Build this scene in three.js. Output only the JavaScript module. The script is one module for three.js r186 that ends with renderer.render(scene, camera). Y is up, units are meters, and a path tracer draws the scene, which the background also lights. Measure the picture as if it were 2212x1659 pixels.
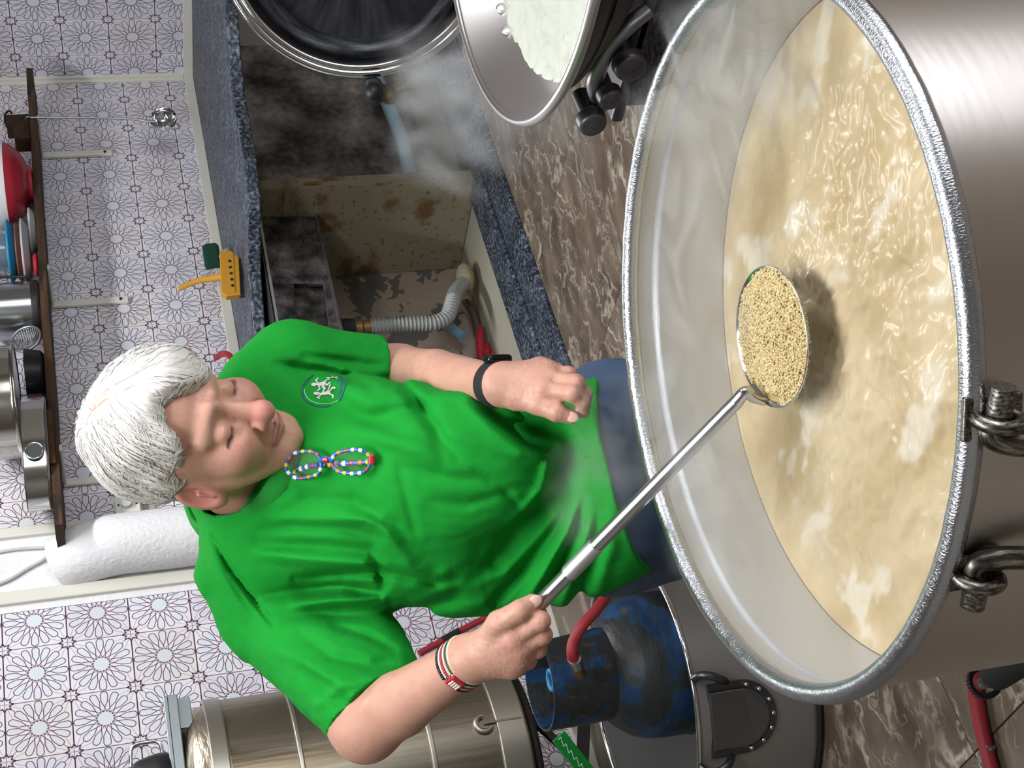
import * as THREE from 'three';
import { RoundedBoxGeometry } from 'three/addons/geometries/RoundedBoxGeometry.js';
import { DecalGeometry } from 'three/addons/geometries/DecalGeometry.js';
import { mergeGeometries, toCreasedNormals } from 'three/addons/utils/BufferGeometryUtils.js';
import { ImprovedNoise } from 'three/addons/math/ImprovedNoise.js';
import { RectAreaLightUniformsLib } from 'three/addons/lights/RectAreaLightUniformsLib.js';

// ---------------------------------------------------------------- camera, light, exposure
const scene = new THREE.Scene();
const renderer = new THREE.WebGLRenderer({ antialias: true });
renderer.toneMapping = THREE.LinearToneMapping;
renderer.toneMappingExposure = 1.08;
renderer.shadowMap.enabled = true;
renderer.shadowMap.type = THREE.PCFSoftShadowMap;
RectAreaLightUniformsLib.init();
scene.background = new THREE.Color(0.92, 0.96, 1.0);   // overcast daylight outside the doorway behind the camera
scene.backgroundIntensity = 2.4;
scene.environment = null;

// The phone was held on its side: the picture's right is down in the room. F is the focal length in pixels of the 2212 x 1659 frame.
const F = 3038, PITCH = 16.15 * Math.PI / 180, ROLL = -5.3 * Math.PI / 180, YAW = 37.6 * Math.PI / 180;
const EYE = new THREE.Vector3(0, 1.5, 0);
const V3 = (x, y, z) => new THREE.Vector3(x, y, z);
const FWD = V3(Math.sin(YAW) * Math.cos(PITCH), -Math.sin(PITCH), -Math.cos(YAW) * Math.cos(PITCH));
const r0 = V3(Math.cos(YAW), 0, Math.sin(YAW)), u0 = r0.clone().cross(FWD);
const RGT = r0.clone().multiplyScalar(Math.cos(ROLL)).addScaledVector(u0, Math.sin(ROLL));   // to the right for someone standing upright
const UPP = r0.clone().multiplyScalar(-Math.sin(ROLL)).addScaledVector(u0, Math.cos(ROLL));  // up for someone standing upright
const camera = new THREE.PerspectiveCamera(2 * Math.atan(829.5 / F) * 180 / Math.PI, 2212 / 1659, 0.05, 60);
camera.matrixAutoUpdate = true;
camera.position.copy(EYE);
camera.quaternion.setFromRotationMatrix(new THREE.Matrix4().makeBasis(UPP.clone().negate(), RGT, FWD.clone().negate()));

// Room lamps: fluorescent battens on the ceiling (their glowing covers are built with the ceiling).
const CEIL = 2.95;
const LAMPS = [
  { at: [2.9, CEIL - 0.09, -3.05], len: 1.5, wide: 0.16, turn: 0, power: 58 },
  { at: [0.75, CEIL - 0.09, -0.75], len: 1.5, wide: 0.6, turn: 0, power: 12.5 },
  { at: [2.6, CEIL - 0.09, 0.55], len: 1.5, wide: 0.16, turn: 0, power: 22 },
];
const DOOR = [1.5, 3.6, 2.35];   // the wide doorway behind the camera: left, right, height
{ const a = new THREE.RectAreaLight(new THREE.Color(0.96, 0.98, 1.0), 5.6, DOOR[1] - DOOR[0] - 0.1, DOOR[2] - 0.1); a.name = 'doorway_daylight'; a.position.set((DOOR[0] + DOOR[1]) / 2, DOOR[2] / 2, 2.28); a.lookAt((DOOR[0] + DOOR[1]) / 2, DOOR[2] / 2, 0); scene.add(a); }
for (const L of LAMPS) {
  const a = new THREE.RectAreaLight(new THREE.Color(0.985, 0.99, 1.0), L.power, L.len, L.wide);
  a.name = 'batten_light'; a.position.set(L.at[0], L.at[1] - 0.045, L.at[2]);
  a.lookAt(L.at[0], 0, L.at[2]); scene.add(a);
}

// ---------------------------------------------------------------- helpers
const ray = (x, y) => FWD.clone().addScaledVector(RGT, (829.5 - y) / F).addScaledVector(UPP, -(x - 1106) / F);
const at = (x, y, D) => EYE.clone().addScaledVector(ray(x, y), D);
const atY = (x, y, h) => { const d = ray(x, y); return EYE.clone().addScaledVector(d, (h - EYE.y) / d.y); };
const atZ = (x, y, z) => { const d = ray(x, y); return EYE.clone().addScaledVector(d, z / d.z); };
const atX = (x, y, X) => { const d = ray(x, y); return EYE.clone().addScaledVector(d, X / d.x); };
let seed = 12345;
const rnd = (a = 0, b = 1) => { seed = (seed * 1664525 + 1013904223) >>> 0; return a + (b - a) * (seed / 4294967296); };
const pn = new ImprovedNoise();
const noise = (x, y, z = 0) => pn.noise(x + 17.3, y + 9.1, z + 4.7);
const PT = new Uint8Array(512), GX = new Float32Array(256), GY = new Float32Array(256);
{ let q = 7; const p = [...Array(256).keys()]; for (let i = 255; i > 0; i--) { q = (q * 1103515245 + 12345) >>> 0; const j = q % (i + 1); [p[i], p[j]] = [p[j], p[i]]; } for (let i = 0; i < 512; i++) PT[i] = p[i & 255]; for (let i = 0; i < 256; i++) { GX[i] = Math.cos(i * 0.0245437) * 1.4; GY[i] = Math.sin(i * 0.0245437) * 1.4; } }
function n2(x, y, z = 0) { // flat gradient noise for textures, z picks another sheet
  x += z * 31.7 + 500; y += z * 57.3 + 500; const X = Math.floor(x), Y = Math.floor(y), fx = x - X, fy = y - Y, u = fx * fx * fx * (fx * (fx * 6 - 15) + 10), v = fy * fy * fy * (fy * (fy * 6 - 15) + 10);
  const a = X & 255, b = Y & 255, A = PT[a] + b, B = PT[(a + 1) & 255] + b, g0 = PT[A], g1 = PT[B], g2 = PT[A + 1], g3 = PT[B + 1];
  const p = GX[g0] * fx + GY[g0] * fy, q = GX[g1] * (fx - 1) + GY[g1] * fy, r = GX[g2] * fx + GY[g2] * (fy - 1), s = GX[g3] * (fx - 1) + GY[g3] * (fy - 1);
  const t = p + u * (q - p); return t + v * (r + u * (s - r) - t);
}
const fb = (x, y, z = 0, o = 4) => { let s = 0, a = 0.5, k = 1; for (let i = 0; i < o; i++) { s += a * n2(x * k, y * k, z + i * 0.77); a *= 0.5; k *= 2.03; } return s; };
const fbm = (x, y, z = 0, o = 4) => { let s = 0, a = 0.5, k = 1; for (let i = 0; i < o; i++) { s += a * noise(x * k, y * k, z * k + i * 7.7); a *= 0.5; k *= 2.03; } return s; };
const clamp = (v, a = 0, b = 1) => Math.max(a, Math.min(b, v));
const mix = (a, b, t) => a + (b - a) * t;
const sstep = (a, b, x) => { const t = clamp((x - a) / (b - a)); return t * t * (3 - 2 * t); };
const used = {};
const numbered = (n) => { const k = used[n] = (used[n] ?? -1) + 1; return k ? n + '_' + String(k).padStart(3, '0') : n; };
function shade(o) { o.castShadow = true; o.receiveShadow = true; return o; }
function part(name, geo, mat, parent, pos, label) {
  const m = shade(new THREE.Mesh(geo, mat)); m.name = name; if (pos) m.position.set(...pos);
  if (label) m.userData.label = label;
  parent.add(m); return m;
}
function tag(o, label, category, group, kind) {
  if (label) o.userData.label = label; if (category) o.userData.category = category;
  if (group) o.userData.group = group; if (kind) o.userData.kind = kind; return o;
}
function thing(name, label, category, pos = [0, 0, 0], group) {
  const g = new THREE.Group(); g.name = numbered(name); g.position.set(...(pos.isVector3 ? pos.toArray() : pos)); scene.add(g);
  return tag(g, label, category, group);
}
function single(name, geo, mat, label, category, pos = [0, 0, 0], group) {
  const m = shade(new THREE.Mesh(geo, mat)); m.name = numbered(name); m.position.set(...(pos.isVector3 ? pos.toArray() : pos)); scene.add(m);
  return tag(m, label, category, group);
}
function structure(name, pos = [0, 0, 0]) { const g = new THREE.Group(); g.name = name; g.position.set(...pos); g.userData.kind = 'structure'; scene.add(g); return g; }
const box = (w, h, d, r = 0.003, s = 2) => r > 0 ? new RoundedBoxGeometry(w, h, d, s, Math.min(r, w / 2.01, h / 2.01, d / 2.01)) : new THREE.BoxGeometry(w, h, d);
const moved = (g, x = 0, y = 0, z = 0) => g.translate(x, y, z);
function boxBetween(a, b, r = 0.003) { // axis box from corner a to corner b
  return box(Math.abs(b[0] - a[0]), Math.abs(b[1] - a[1]), Math.abs(b[2] - a[2]), r).translate((a[0] + b[0]) / 2, (a[1] + b[1]) / 2, (a[2] + b[2]) / 2);
}
const vec = (p) => p.isVector3 ? p : V3(...p);
function tube(pts, r, seg = 40, rad = 10, closed = false) {
  const c = new THREE.CatmullRomCurve3(pts.map(vec), closed, 'centripetal');
  const g = new THREE.TubeGeometry(c, seg, typeof r === 'number' ? r : 1, rad, closed);
  if (typeof r !== 'number') { // r: function of 0..1
    const P = g.attributes.position; const q = V3();
    for (let i = 0; i <= seg; i++) { c.getPointAt(i / seg, q); for (let j = 0; j <= rad; j++) { const k = i * (rad + 1) + j, s = r(i / seg); P.setXYZ(k, q.x + (P.getX(k) - q.x) * s, q.y + (P.getY(k) - q.y) * s, q.z + (P.getZ(k) - q.z) * s); } }
    g.computeVertexNormals();
  }
  if (!closed) return withCaps(g, c, seg, rad);
  return g;
}
function withCaps(g, c, seg, rad) { // closes the ends of a tube
  const P = g.attributes.position, N = g.attributes.normal, U = g.attributes.uv, idx = Array.from(g.index.array), p = Array.from(P.array), n = Array.from(N.array), u = Array.from(U.array);
  for (const [ring, sgn] of [[0, -1], [seg, 1]]) {
    const t = c.getTangentAt(ring / seg).multiplyScalar(sgn), q = c.getPointAt(ring / seg), base = p.length / 3;
    p.push(q.x, q.y, q.z); n.push(t.x, t.y, t.z); u.push(0.5, 0.5);
    for (let j = 0; j <= rad; j++) { const k = ring * (rad + 1) + j; p.push(P.getX(k), P.getY(k), P.getZ(k)); n.push(t.x, t.y, t.z); u.push(0, 0); }
    for (let j = 0; j < rad; j++) sgn > 0 ? idx.push(base, base + 1 + j + 1, base + 1 + j) : idx.push(base, base + 1 + j, base + 2 + j);
  }
  const o = new THREE.BufferGeometry();
  o.setAttribute('position', new THREE.Float32BufferAttribute(p, 3)); o.setAttribute('normal', new THREE.Float32BufferAttribute(n, 3)); o.setAttribute('uv', new THREE.Float32BufferAttribute(u, 2)); o.setIndex(idx);
  return o;
}
const lathe = (pts, seg = 64, a0 = 0, a1 = Math.PI * 2) => new THREE.LatheGeometry(pts.map((p) => new THREE.Vector2(p[0], p[1])), seg, a0, a1);
function rounded(pts, r, n = 4) { // polyline profile with its inner corners rounded
  const out = [pts[0]];
  for (let i = 1; i < pts.length - 1; i++) {
    const [p, q, s] = [pts[i - 1], pts[i], pts[i + 1]], la = Math.hypot(p[0] - q[0], p[1] - q[1]), lb = Math.hypot(s[0] - q[0], s[1] - q[1]), k = Math.min(r, la * 0.45, lb * 0.45);
    const a = [q[0] + (p[0] - q[0]) / la * k, q[1] + (p[1] - q[1]) / la * k], b = [q[0] + (s[0] - q[0]) / lb * k, q[1] + (s[1] - q[1]) / lb * k];
    for (let j = 0; j <= n; j++) { const t = j / n; out.push([(1 - t) * (1 - t) * a[0] + 2 * t * (1 - t) * q[0] + t * t * b[0], (1 - t) * (1 - t) * a[1] + 2 * t * (1 - t) * q[1] + t * t * b[1]]); }
  }
  out.push(pts[pts.length - 1]); return out;
}
function merged(list) { return mergeGeometries(list.map((g) => { const q = g.index ? g.toNonIndexed() : g; for (const k of Object.keys(q.attributes)) if (!['position', 'normal', 'uv'].includes(k)) q.deleteAttribute(k); if (!q.attributes.uv) q.setAttribute('uv', new THREE.BufferAttribute(new Float32Array(q.attributes.position.count * 2), 2)); return q; })); }
function cyl(a, b, ra, rb = ra, seg = 20) { // cylinder between two points
  a = vec(a); b = vec(b); const d = b.clone().sub(a), g = new THREE.CylinderGeometry(rb, ra, d.length(), seg);
  return g.applyQuaternion(new THREE.Quaternion().setFromUnitVectors(V3(0, 1, 0), d.normalize())).translate((a.x + b.x) / 2, (a.y + b.y) / 2, (a.z + b.z) / 2);
}
function bar(a, b, w, h, up = V3(0, 1, 0), r = 0.002) { // box section between two points
  a = vec(a); b = vec(b); const d = b.clone().sub(a), L = d.length(), z = d.normalize(), x = up.clone().cross(z).normalize(), y = z.clone().cross(x);
  return box(w, h, L, r).applyMatrix4(new THREE.Matrix4().makeBasis(x, y, z).setPosition(a.clone().add(b).multiplyScalar(0.5)));
}

// ---------------------------------------------------------------- textures
function dataTex(w, h, fn, srgb = true) {
  const d = new Uint8Array(w * h * 4);
  for (let y = 0; y < h; y++) for (let x = 0; x < w; x++) { const c = fn(x / w, y / h, x, y), i = (y * w + x) * 4; d[i] = clamp(c[0]) * 255; d[i + 1] = clamp(c[1]) * 255; d[i + 2] = clamp(c[2]) * 255; d[i + 3] = 255; }
  const t = new THREE.DataTexture(d, w, h); t.magFilter = THREE.LinearFilter; t.minFilter = THREE.LinearMipmapLinearFilter; t.generateMipmaps = true;
  t.wrapS = t.wrapT = THREE.RepeatWrapping; if (srgb) t.colorSpace = THREE.SRGBColorSpace; t.needsUpdate = true; return t;
}
const gray = (v) => [v, v, v];
const lerp3 = (a, b, t) => [mix(a[0], b[0], t), mix(a[1], b[1], t), mix(a[2], b[2], t)];
function canvasTex(w, h, draw, srgb = true) {
  const c = document.createElement('canvas'); c.width = w; c.height = h; draw(c.getContext('2d'), w, h);
  const t = new THREE.CanvasTexture(c); t.wrapS = t.wrapT = THREE.RepeatWrapping; if (srgb) t.colorSpace = THREE.SRGBColorSpace; t.anisotropy = 8; return t;
}
const wrapn = (f, u, v) => { // makes a noise lookup tile over the unit square
  if (u < 0.8 && v < 0.8) return f(u, v);
  const a = f(u, v), b = f(u - 1, v), c = f(u, v - 1), d = f(u - 1, v - 1), s = sstep(0.8, 1, u), t = sstep(0.8, 1, v);
  return mix(mix(a, b, s), mix(c, d, s), t);
};

const std = (color, rough = 0.6, metal = 0, extra = {}) => new THREE.MeshPhysicalMaterial({ color, roughness: rough, metalness: metal, ...extra });

// printed wall tile: sixteen-petalled rosette, eight-pointed stars on the corners
const tileTex = canvasTex(512, 512, (g, w) => {
  g.fillStyle = '#e6e3ec'; g.fillRect(0, 0, w, w);
  const cx = w / 2, line = 'rgba(88,62,76,1)', thin = 'rgba(120,96,110,0.7)';
  g.lineJoin = 'round'; g.lineCap = 'round';
  g.strokeStyle = thin; g.lineWidth = 4; g.beginPath(); g.moveTo(1, 0); g.lineTo(1, w); g.moveTo(w - 1, 0); g.lineTo(w - 1, w); g.stroke();
  g.strokeStyle = line; g.lineWidth = 8; g.beginPath(); g.moveTo(0, 1); g.lineTo(w, 1); g.moveTo(0, w - 1); g.lineTo(w, w - 1); g.stroke();
  for (let k = 0; k < 4; k++) { // rays from the corner stars to the rosette
    const c = [k & 1 ? w : 0, k & 2 ? w : 0], a0 = Math.atan2(cx - c[1], cx - c[0]);
    for (const da of [-0.38, 0.38]) { g.strokeStyle = thin; g.lineWidth = 4; g.beginPath(); g.moveTo(c[0] + Math.cos(a0 + da) * 0.1 * w, c[1] + Math.sin(a0 + da) * 0.1 * w); g.lineTo(c[0] + Math.cos(a0 + da) * 0.44 * w, c[1] + Math.sin(a0 + da) * 0.44 * w); g.stroke(); }
    g.strokeStyle = line; g.lineWidth = 5; g.beginPath(); g.moveTo(c[0] + Math.cos(a0) * 0.12 * w, c[1] + Math.sin(a0) * 0.12 * w); g.lineTo(c[0] + Math.cos(a0) * 0.22 * w, c[1] + Math.sin(a0) * 0.22 * w); g.stroke();
  }
  for (let k = 0; k < 16; k++) { // petals
    g.save(); g.translate(cx, cx); g.rotate(k * Math.PI / 8); g.fillStyle = '#dde0ea'; g.strokeStyle = line; g.lineWidth = 6.6;
    g.beginPath(); g.moveTo(0.20 * w, 0); g.lineTo(0.31 * w, -0.050 * w); g.lineTo(0.425 * w, -0.057 * w); g.quadraticCurveTo(0.482 * w, -0.05 * w, 0.484 * w, 0); g.quadraticCurveTo(0.482 * w, 0.05 * w, 0.425 * w, 0.057 * w); g.lineTo(0.31 * w, 0.050 * w); g.closePath(); g.fill(); g.stroke();
    g.lineWidth = 5.4; g.beginPath(); const h = Math.PI / 16; g.moveTo(0.128 * w * Math.cos(h), 0.128 * w * Math.sin(h)); g.lineTo(0.20 * w, 0); g.lineTo(0.128 * w * Math.cos(h), -0.128 * w * Math.sin(h)); g.stroke(); g.restore();
  }
  g.beginPath(); // scalloped middle
  for (let k = 0; k <= 32; k++) { const r = (k % 2 ? 0.122 : 0.142) * w, a = k * Math.PI / 16; k ? g.lineTo(cx + r * Math.cos(a), cx + r * Math.sin(a)) : g.moveTo(cx + r, cx); }
  g.closePath(); g.fillStyle = '#d9dfe9'; g.fill(); g.strokeStyle = line; g.lineWidth = 4; g.stroke();
  for (let k = 0; k < 4; k++) { // corner stars
    const c = [k & 1 ? w : 0, k & 2 ? w : 0]; g.beginPath();
    for (let q = 0; q <= 16; q++) { const r = (q % 2 ? 0.080 : 0.135) * w, a = q * Math.PI / 8; q ? g.lineTo(c[0] + r * Math.cos(a), c[1] + r * Math.sin(a)) : g.moveTo(c[0] + r, c[1]); }
    g.closePath(); g.fillStyle = '#e2e2ec'; g.fill(); g.strokeStyle = line; g.lineWidth = 11; g.stroke();
  }
});
const marble = (ox, oy) => dataTex(1024, 1024, (u, v) => {
  const n = (x, y) => {
    const wx = x * 7 + 1.1 * fb(x * 6 + ox, y * 6 + oy, 1, 4), wy = y * 3 + 1.1 * fb(x * 6 + oy, y * 6 + ox, 5, 4);
    const base = 0.5 + 0.9 * fb(x * 9 + ox, y * 4 + oy, 2, 5), blot = fb(x * 2.5 + ox, y * 2.5, 8, 3);
    const v1 = 1 - Math.abs(n2(wx * 0.42 + ox, wy * 0.36, 3)) * 15, v2 = 1 - Math.abs(n2(wx * 1.0 + oy, wy * 0.6 + ox, 9)) * 8, v3 = 1 - Math.abs(n2(wx * 2.3 + ox, wy * 1.3 + oy, 14)) * 7;
    return [base, blot, Math.max(clamp(v1) * (0.55 + 0.9 * n2(x * 5, y * 5, 22)), 0.7 * clamp(v2) * sstep(-0.2, 0.2, n2(x * 4 + ox, y * 4, 31)), 0.5 * clamp(v3) * sstep(-0.1, 0.25, n2(x * 7, y * 6 + oy, 41)))];
  };
  const q = n(u, v), fine = 0.05 * n2(u * 190, v * 60, 3);
  let c = lerp3([0.345, 0.30, 0.26], [0.52, 0.47, 0.425], clamp(q[0] + q[1] * 0.6 + fine));
  c = lerp3(c, [0.36, 0.26, 0.16], clamp(q[1] * 1.6 - 0.25) * 0.6);
  return lerp3(c, [0.80, 0.77, 0.70], clamp(q[2]));
});
const marbleA = marble(3.1, 7.7), marbleB = marble(11.9, 2.3);
const graniteTex = dataTex(512, 512, (u, v) => {
  const f = (x, y) => { const a = n2(x * 60, y * 60, 1) + 0.6 * n2(x * 120, y * 120, 2), b = n2(x * 34, y * 34, 6); return 0.5 + 0.55 * a + 0.25 * b; };
  const q = wrapn(f, u, v), big = wrapn((x, y) => fb(x * 8, y * 8, 3, 3), u, v); return lerp3([0.11, 0.14, 0.19], [0.52, 0.56, 0.61], clamp(0.06 + (q - 0.28) * 1.3 + 0.5 * big));
});
const stainTex = dataTex(512, 512, (u, v) => { // stained pale board
  const a = fb(u * 4, v * 4, 1, 5), b = fb(u * 9 + 3, v * 9, 4, 5), s = sstep(0.05, 0.4, a + 0.35 * b), g = 0.05 * n2(u * 200, v * 200, 3), e = sstep(0.48, 0.62, n2(u * 34, v * 34, 12));
  return lerp3(lerp3([0.60 + g, 0.57 + g, 0.48 + g], [0.44, 0.33, 0.19], s * 0.85), [0.33, 0.27, 0.18], e * 0.5);
});
const peelTex = dataTex(512, 512, (u, v) => { // plaster with paint flaked off
  const a = fb(u * 5 + 5, v * 5, 2, 5), flake = sstep(0.085, 0.10, a + 0.12 * n2(u * 40, v * 40, 3)), g = 0.04 * n2(u * 150, v * 150, 1);
  return lerp3([0.64 + g, 0.58 + g, 0.53 + g], [0.40 + g, 0.39 + g, 0.37 + g], flake);
});
const grimeTex = dataTex(512, 512, (u, v) => { const a = wrapn((x, y) => fb(x * 5, y * 5, 1, 5), u, v), b = wrapn((x, y) => n2(x * 45, y * 45, 7), u, v); const t = clamp(0.62 + 0.8 * a + 0.12 * b); return gray(t); });
const woodTex = dataTex(1024, 256, (u, v) => {
  const g = fb(u * 3, v * 26, 2, 5), k = n2(u * 60, v * 140, 5), d = sstep(0.1, 0.4, fb(u * 5, v * 3, 9, 4));
  let c = lerp3([0.33, 0.24, 0.165], [0.55, 0.42, 0.29], clamp(0.5 + g * 1.3 + 0.18 * k)); return lerp3(c, [0.17, 0.135, 0.115], d * 0.8);
});
const brushTex = dataTex(512, 512, (u, v) => gray(wrapn((x, y) => 0.5 + 0.35 * n2(x * 6, y * 230, 1) + 0.22 * n2(x * 14, y * 480, 4), u, v)), false);
const bumpTex = dataTex(512, 512, (u, v) => gray(wrapn((x, y) => 0.5 + 0.6 * fb(x * 22, y * 22, 3, 4), u, v)), false);
const knitTex = dataTex(256, 256, (u, v) => gray(0.5 + 0.25 * Math.sin(u * Math.PI * 2 * 42) * Math.cos(v * Math.PI * 2 * 42) + 0.2 * n2(u * 120, v * 120)), false);
const denimTex = dataTex(256, 256, (u, v) => { const a = Math.sin((u + v) * Math.PI * 2 * 36) * 0.5 + 0.5, n = 0.12 * n2(u * 90, v * 90); return lerp3([0.17, 0.24, 0.36], [0.36, 0.44, 0.56], clamp(a * 0.6 + 0.2 + n)); });
const paintTex = dataTex(768, 384, (u, v) => { // blue enamel, grimy and rusted
  const f = (x, y) => fb(x * 6, y * 4, 1, 5), a = wrapn(f, u, v), b = wrapn((x, y) => fb(x * 16 + 4, y * 10, 5, 4), u, v), r = wrapn((x, y) => n2(x * 30, y * 14, 11), u, v);
  let c = lerp3([0.06, 0.17, 0.29], [0.13, 0.34, 0.56], clamp(0.5 + b));
  c = lerp3(c, [0.155, 0.165, 0.165], sstep(-0.2, 0.1, a + 0.4 * b) * 0.95); return lerp3(c, [0.42, 0.26, 0.14], sstep(0.52, 0.66, r) * 0.6);
});
const patinaTex = dataTex(768, 384, (u, v) => { // dull stainless with warm staining
  const a = wrapn((x, y) => fb(x * 3, y * 5, 1, 5), u, v), b = wrapn((x, y) => fb(x * 5, y * 40, 3, 4), u, v), s = wrapn((x, y) => n2(x * 14, y * 50, 8), u, v);
  let c = lerp3([0.60, 0.57, 0.51], [0.76, 0.72, 0.64], clamp(0.5 + 0.9 * a + 0.3 * b)); return lerp3(c, [0.44, 0.38, 0.30], sstep(0.34, 0.5, s) * 0.6);
});
const rep = (t, x, y, rot = 0) => { const c = t.clone(); c.repeat.set(x, y); c.rotation = rot; c.needsUpdate = true; return c; };

// ---------------------------------------------------------------- shared materials
const M = {
  tile: std(0xffffff, 0.22, 0, { map: tileTex, clearcoat: 0.25, clearcoatRoughness: 0.15 }),
  grout: std(0xcfc9c4, 0.85),
  plaster: std(0x9d988f, 0.85, 0, { bumpMap: bumpTex, bumpScale: 0.002 }),
  whitewash: std(0xe4e5e8, 0.75, 0, { bumpMap: rep(bumpTex, 2, 2), bumpScale: 0.003 }),
  trim: std(0xd9d7cd, 0.45),
  granite: std(0xffffff, 0.45, 0, { map: graniteTex }),
  marbleA: std(0xffffff, 0.34, 0, { map: marbleA }), marbleB: std(0xffffff, 0.34, 0, { map: marbleB }),
  joint: std(0x3a332d, 0.9),
  stain: std(0xffffff, 0.85, 0, { map: stainTex, bumpMap: bumpTex, bumpScale: 0.002 }),
  peel: std(0xffffff, 0.9, 0, { map: peelTex }),
  concrete: std(0xa9a596, 0.92, 0, { bumpMap: rep(bumpTex, 2, 2), bumpScale: 0.002 }),
  wood: std(0x94887e, 0.85, 0, { map: woodTex, bumpMap: rep(brushTex, 1, 1), bumpScale: 0.0015 }),
  steel: std(0xc9cacc, 0.2, 1),
  steelDull: std(0xa9abad, 0.38, 1),
  chrome: std(0xd8dade, 0.09, 1),
  alu: std(0xd2d4d8, 0.34, 1, { bumpMap: rep(brushTex, 1, 3), bumpScale: 0.0004, roughnessMap: null }),
  aluIn: std(0xd9dad9, 0.42, 1),
  iron: std(0x2a2826, 0.7, 0.3),
  black: std(0x17181a, 0.5),
  rubber: std(0x1c1d20, 0.75),
  redHose: std(0x9c2a34, 0.55), brass: std(0xa8834f, 0.4, 1),
  skirting: std(0x3d444c, 0.4, 0, { map: graniteTex }),
};
// ---------------------------------------------------------------- the room
const ZB = -4.45, XR = 5.45, XL = -1.6, ZF = 2.3;         // back wall, right wall, left wall, wall behind the camera
const TW = 0.2, TH = 0.208, TT = 0.008, GAP = 0.0007;     // wall tile
function tileGeo(a0, b0, a1, b1) { // the part [a0,a1] x [b0,b1] of a tile, chamfered, its back at z = 0, the tile's middle at the origin
  const c = 0.0012, X0 = (a0 - 0.5) * TW + GAP, X1 = (a1 - 0.5) * TW - GAP, Y0 = (b0 - 0.5) * TH + GAP, Y1 = (b1 - 0.5) * TH - GAP;
  const p = [], n = [], uv = [], idx = [], U = (x) => x / TW + 0.5, W = (y) => y / TH + 0.5;
  const quad = (q, nn) => { const s = p.length / 3; for (const v of q) { p.push(...v); n.push(...nn); uv.push(U(v[0]), W(v[1])); } idx.push(s, s + 1, s + 2, s, s + 2, s + 3); };
  const f = [[X0 + c, Y0 + c, TT], [X1 - c, Y0 + c, TT], [X1 - c, Y1 - c, TT], [X0 + c, Y1 - c, TT]], m = [[X0, Y0, TT - c], [X1, Y0, TT - c], [X1, Y1, TT - c], [X0, Y1, TT - c]], b = m.map((v) => [v[0], v[1], 0]);
  quad(f, [0, 0, 1]);
  const N = [[0, -1, 0], [1, 0, 0], [0, 1, 0], [-1, 0, 0]];
  for (let i = 0; i < 4; i++) { const j = (i + 1) % 4, s = Math.SQRT1_2; quad([m[i], m[j], f[j], f[i]], [N[i][0] * s, N[i][1] * s, s]); quad([b[i], b[j], m[j], m[i]], N[i]); }
  const g = new THREE.BufferGeometry(); g.setAttribute('position', new THREE.Float32BufferAttribute(p, 3)); g.setAttribute('normal', new THREE.Float32BufferAttribute(n, 3)); g.setAttribute('uv', new THREE.Float32BufferAttribute(uv, 2)); g.setIndex(idx); return g;
}
const tileFull = tileGeo(0, 0, 1, 1);
const tileTones = [0xffffff, 0xf6f4f6, 0xfbf8f4].map((c) => { const m = M.tile.clone(); m.color.set(c); return m; });
function tileField(parent, cx, cy, x0, x1, y0, y1, place) { // tiles with middles at cx + i*TW, cy + j*TH, cut to the field
  let k = 0;
  for (let i = Math.floor((x0 - cx) / TW - 0.5); i <= (x1 - cx) / TW + 0.5; i++) for (let j = Math.floor((y0 - cy) / TH - 0.5); j <= (y1 - cy) / TH + 0.5; j++) {
    const X = cx + i * TW, Y = cy + j * TH;
    const a0 = clamp((x0 - X) / TW + 0.5), a1 = clamp((x1 - X) / TW + 0.5), b0 = clamp((y0 - Y) / TH + 0.5), b1 = clamp((y1 - Y) / TH + 0.5);
    if (a1 - a0 < 0.03 || b1 - b0 < 0.03) continue;
    const full = a0 === 0 && a1 === 1 && b0 === 0 && b1 === 1;
    const m = part(k ? 'tile_' + String(k).padStart(3, '0') : 'tile', full ? tileFull : tileGeo(a0, b0, a1, b1), tileTones[Math.floor(rnd(0, 3))], parent); k++;
    place(m, X, Y);
  }
}
const metricUV = (g, k = 1) => { const P = g.attributes.position, N = g.attributes.normal, U = g.attributes.uv ?? (g.setAttribute('uv', new THREE.BufferAttribute(new Float32Array(P.count * 2), 2)), g.attributes.uv); for (let i = 0; i < P.count; i++) { const ax = Math.abs(N.getX(i)), ay = Math.abs(N.getY(i)), az = Math.abs(N.getZ(i)); if (ay >= ax && ay >= az) U.setXY(i, P.getX(i) * k, P.getZ(i) * k); else if (ax >= az) U.setXY(i, P.getZ(i) * k, P.getY(i) * k); else U.setXY(i, P.getX(i) * k, P.getY(i) * k); } return g; };
// floor: stone-look slabs on a bed
const floor = structure('floor');
part('floor_bed', boxBetween([XL, -0.12, ZF], [XR, -0.004, ZB], 0), M.joint, floor);
{
  const S = 0.6; let k = 0;
  const geos = [0, 1, 2, 3].map((q) => { const g = box(S - 0.003, 0.012, S - 0.003, 0.0015, 1); const P = g.attributes.position, U = g.attributes.uv, N = g.attributes.normal; for (let i = 0; i < P.count; i++) { let a = P.getX(i) / S + 0.5, b = P.getZ(i) / S + 0.5; if (q & 1) { a = 1 - a; b = 1 - b; } U.setXY(i, b, a); } return g; });
  for (let x = XL; x < XR - 0.05; x += S) for (let z = -3.5; z < ZF - 0.01; z += S) {
    const w = Math.min(S, XR - x), d = Math.min(S, ZF - z), m = part(k ? 'floor_slab_' + String(k).padStart(3, '0') : 'floor_slab', geos[k % 2], (k * 7 + Math.round(x * 3)) % 3 ? M.marbleA : M.marbleB, floor, [x + w / 2, -0.006, z + d / 2]);
    m.scale.set(w / S, 1, d / S); k++;
  }
}
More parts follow.
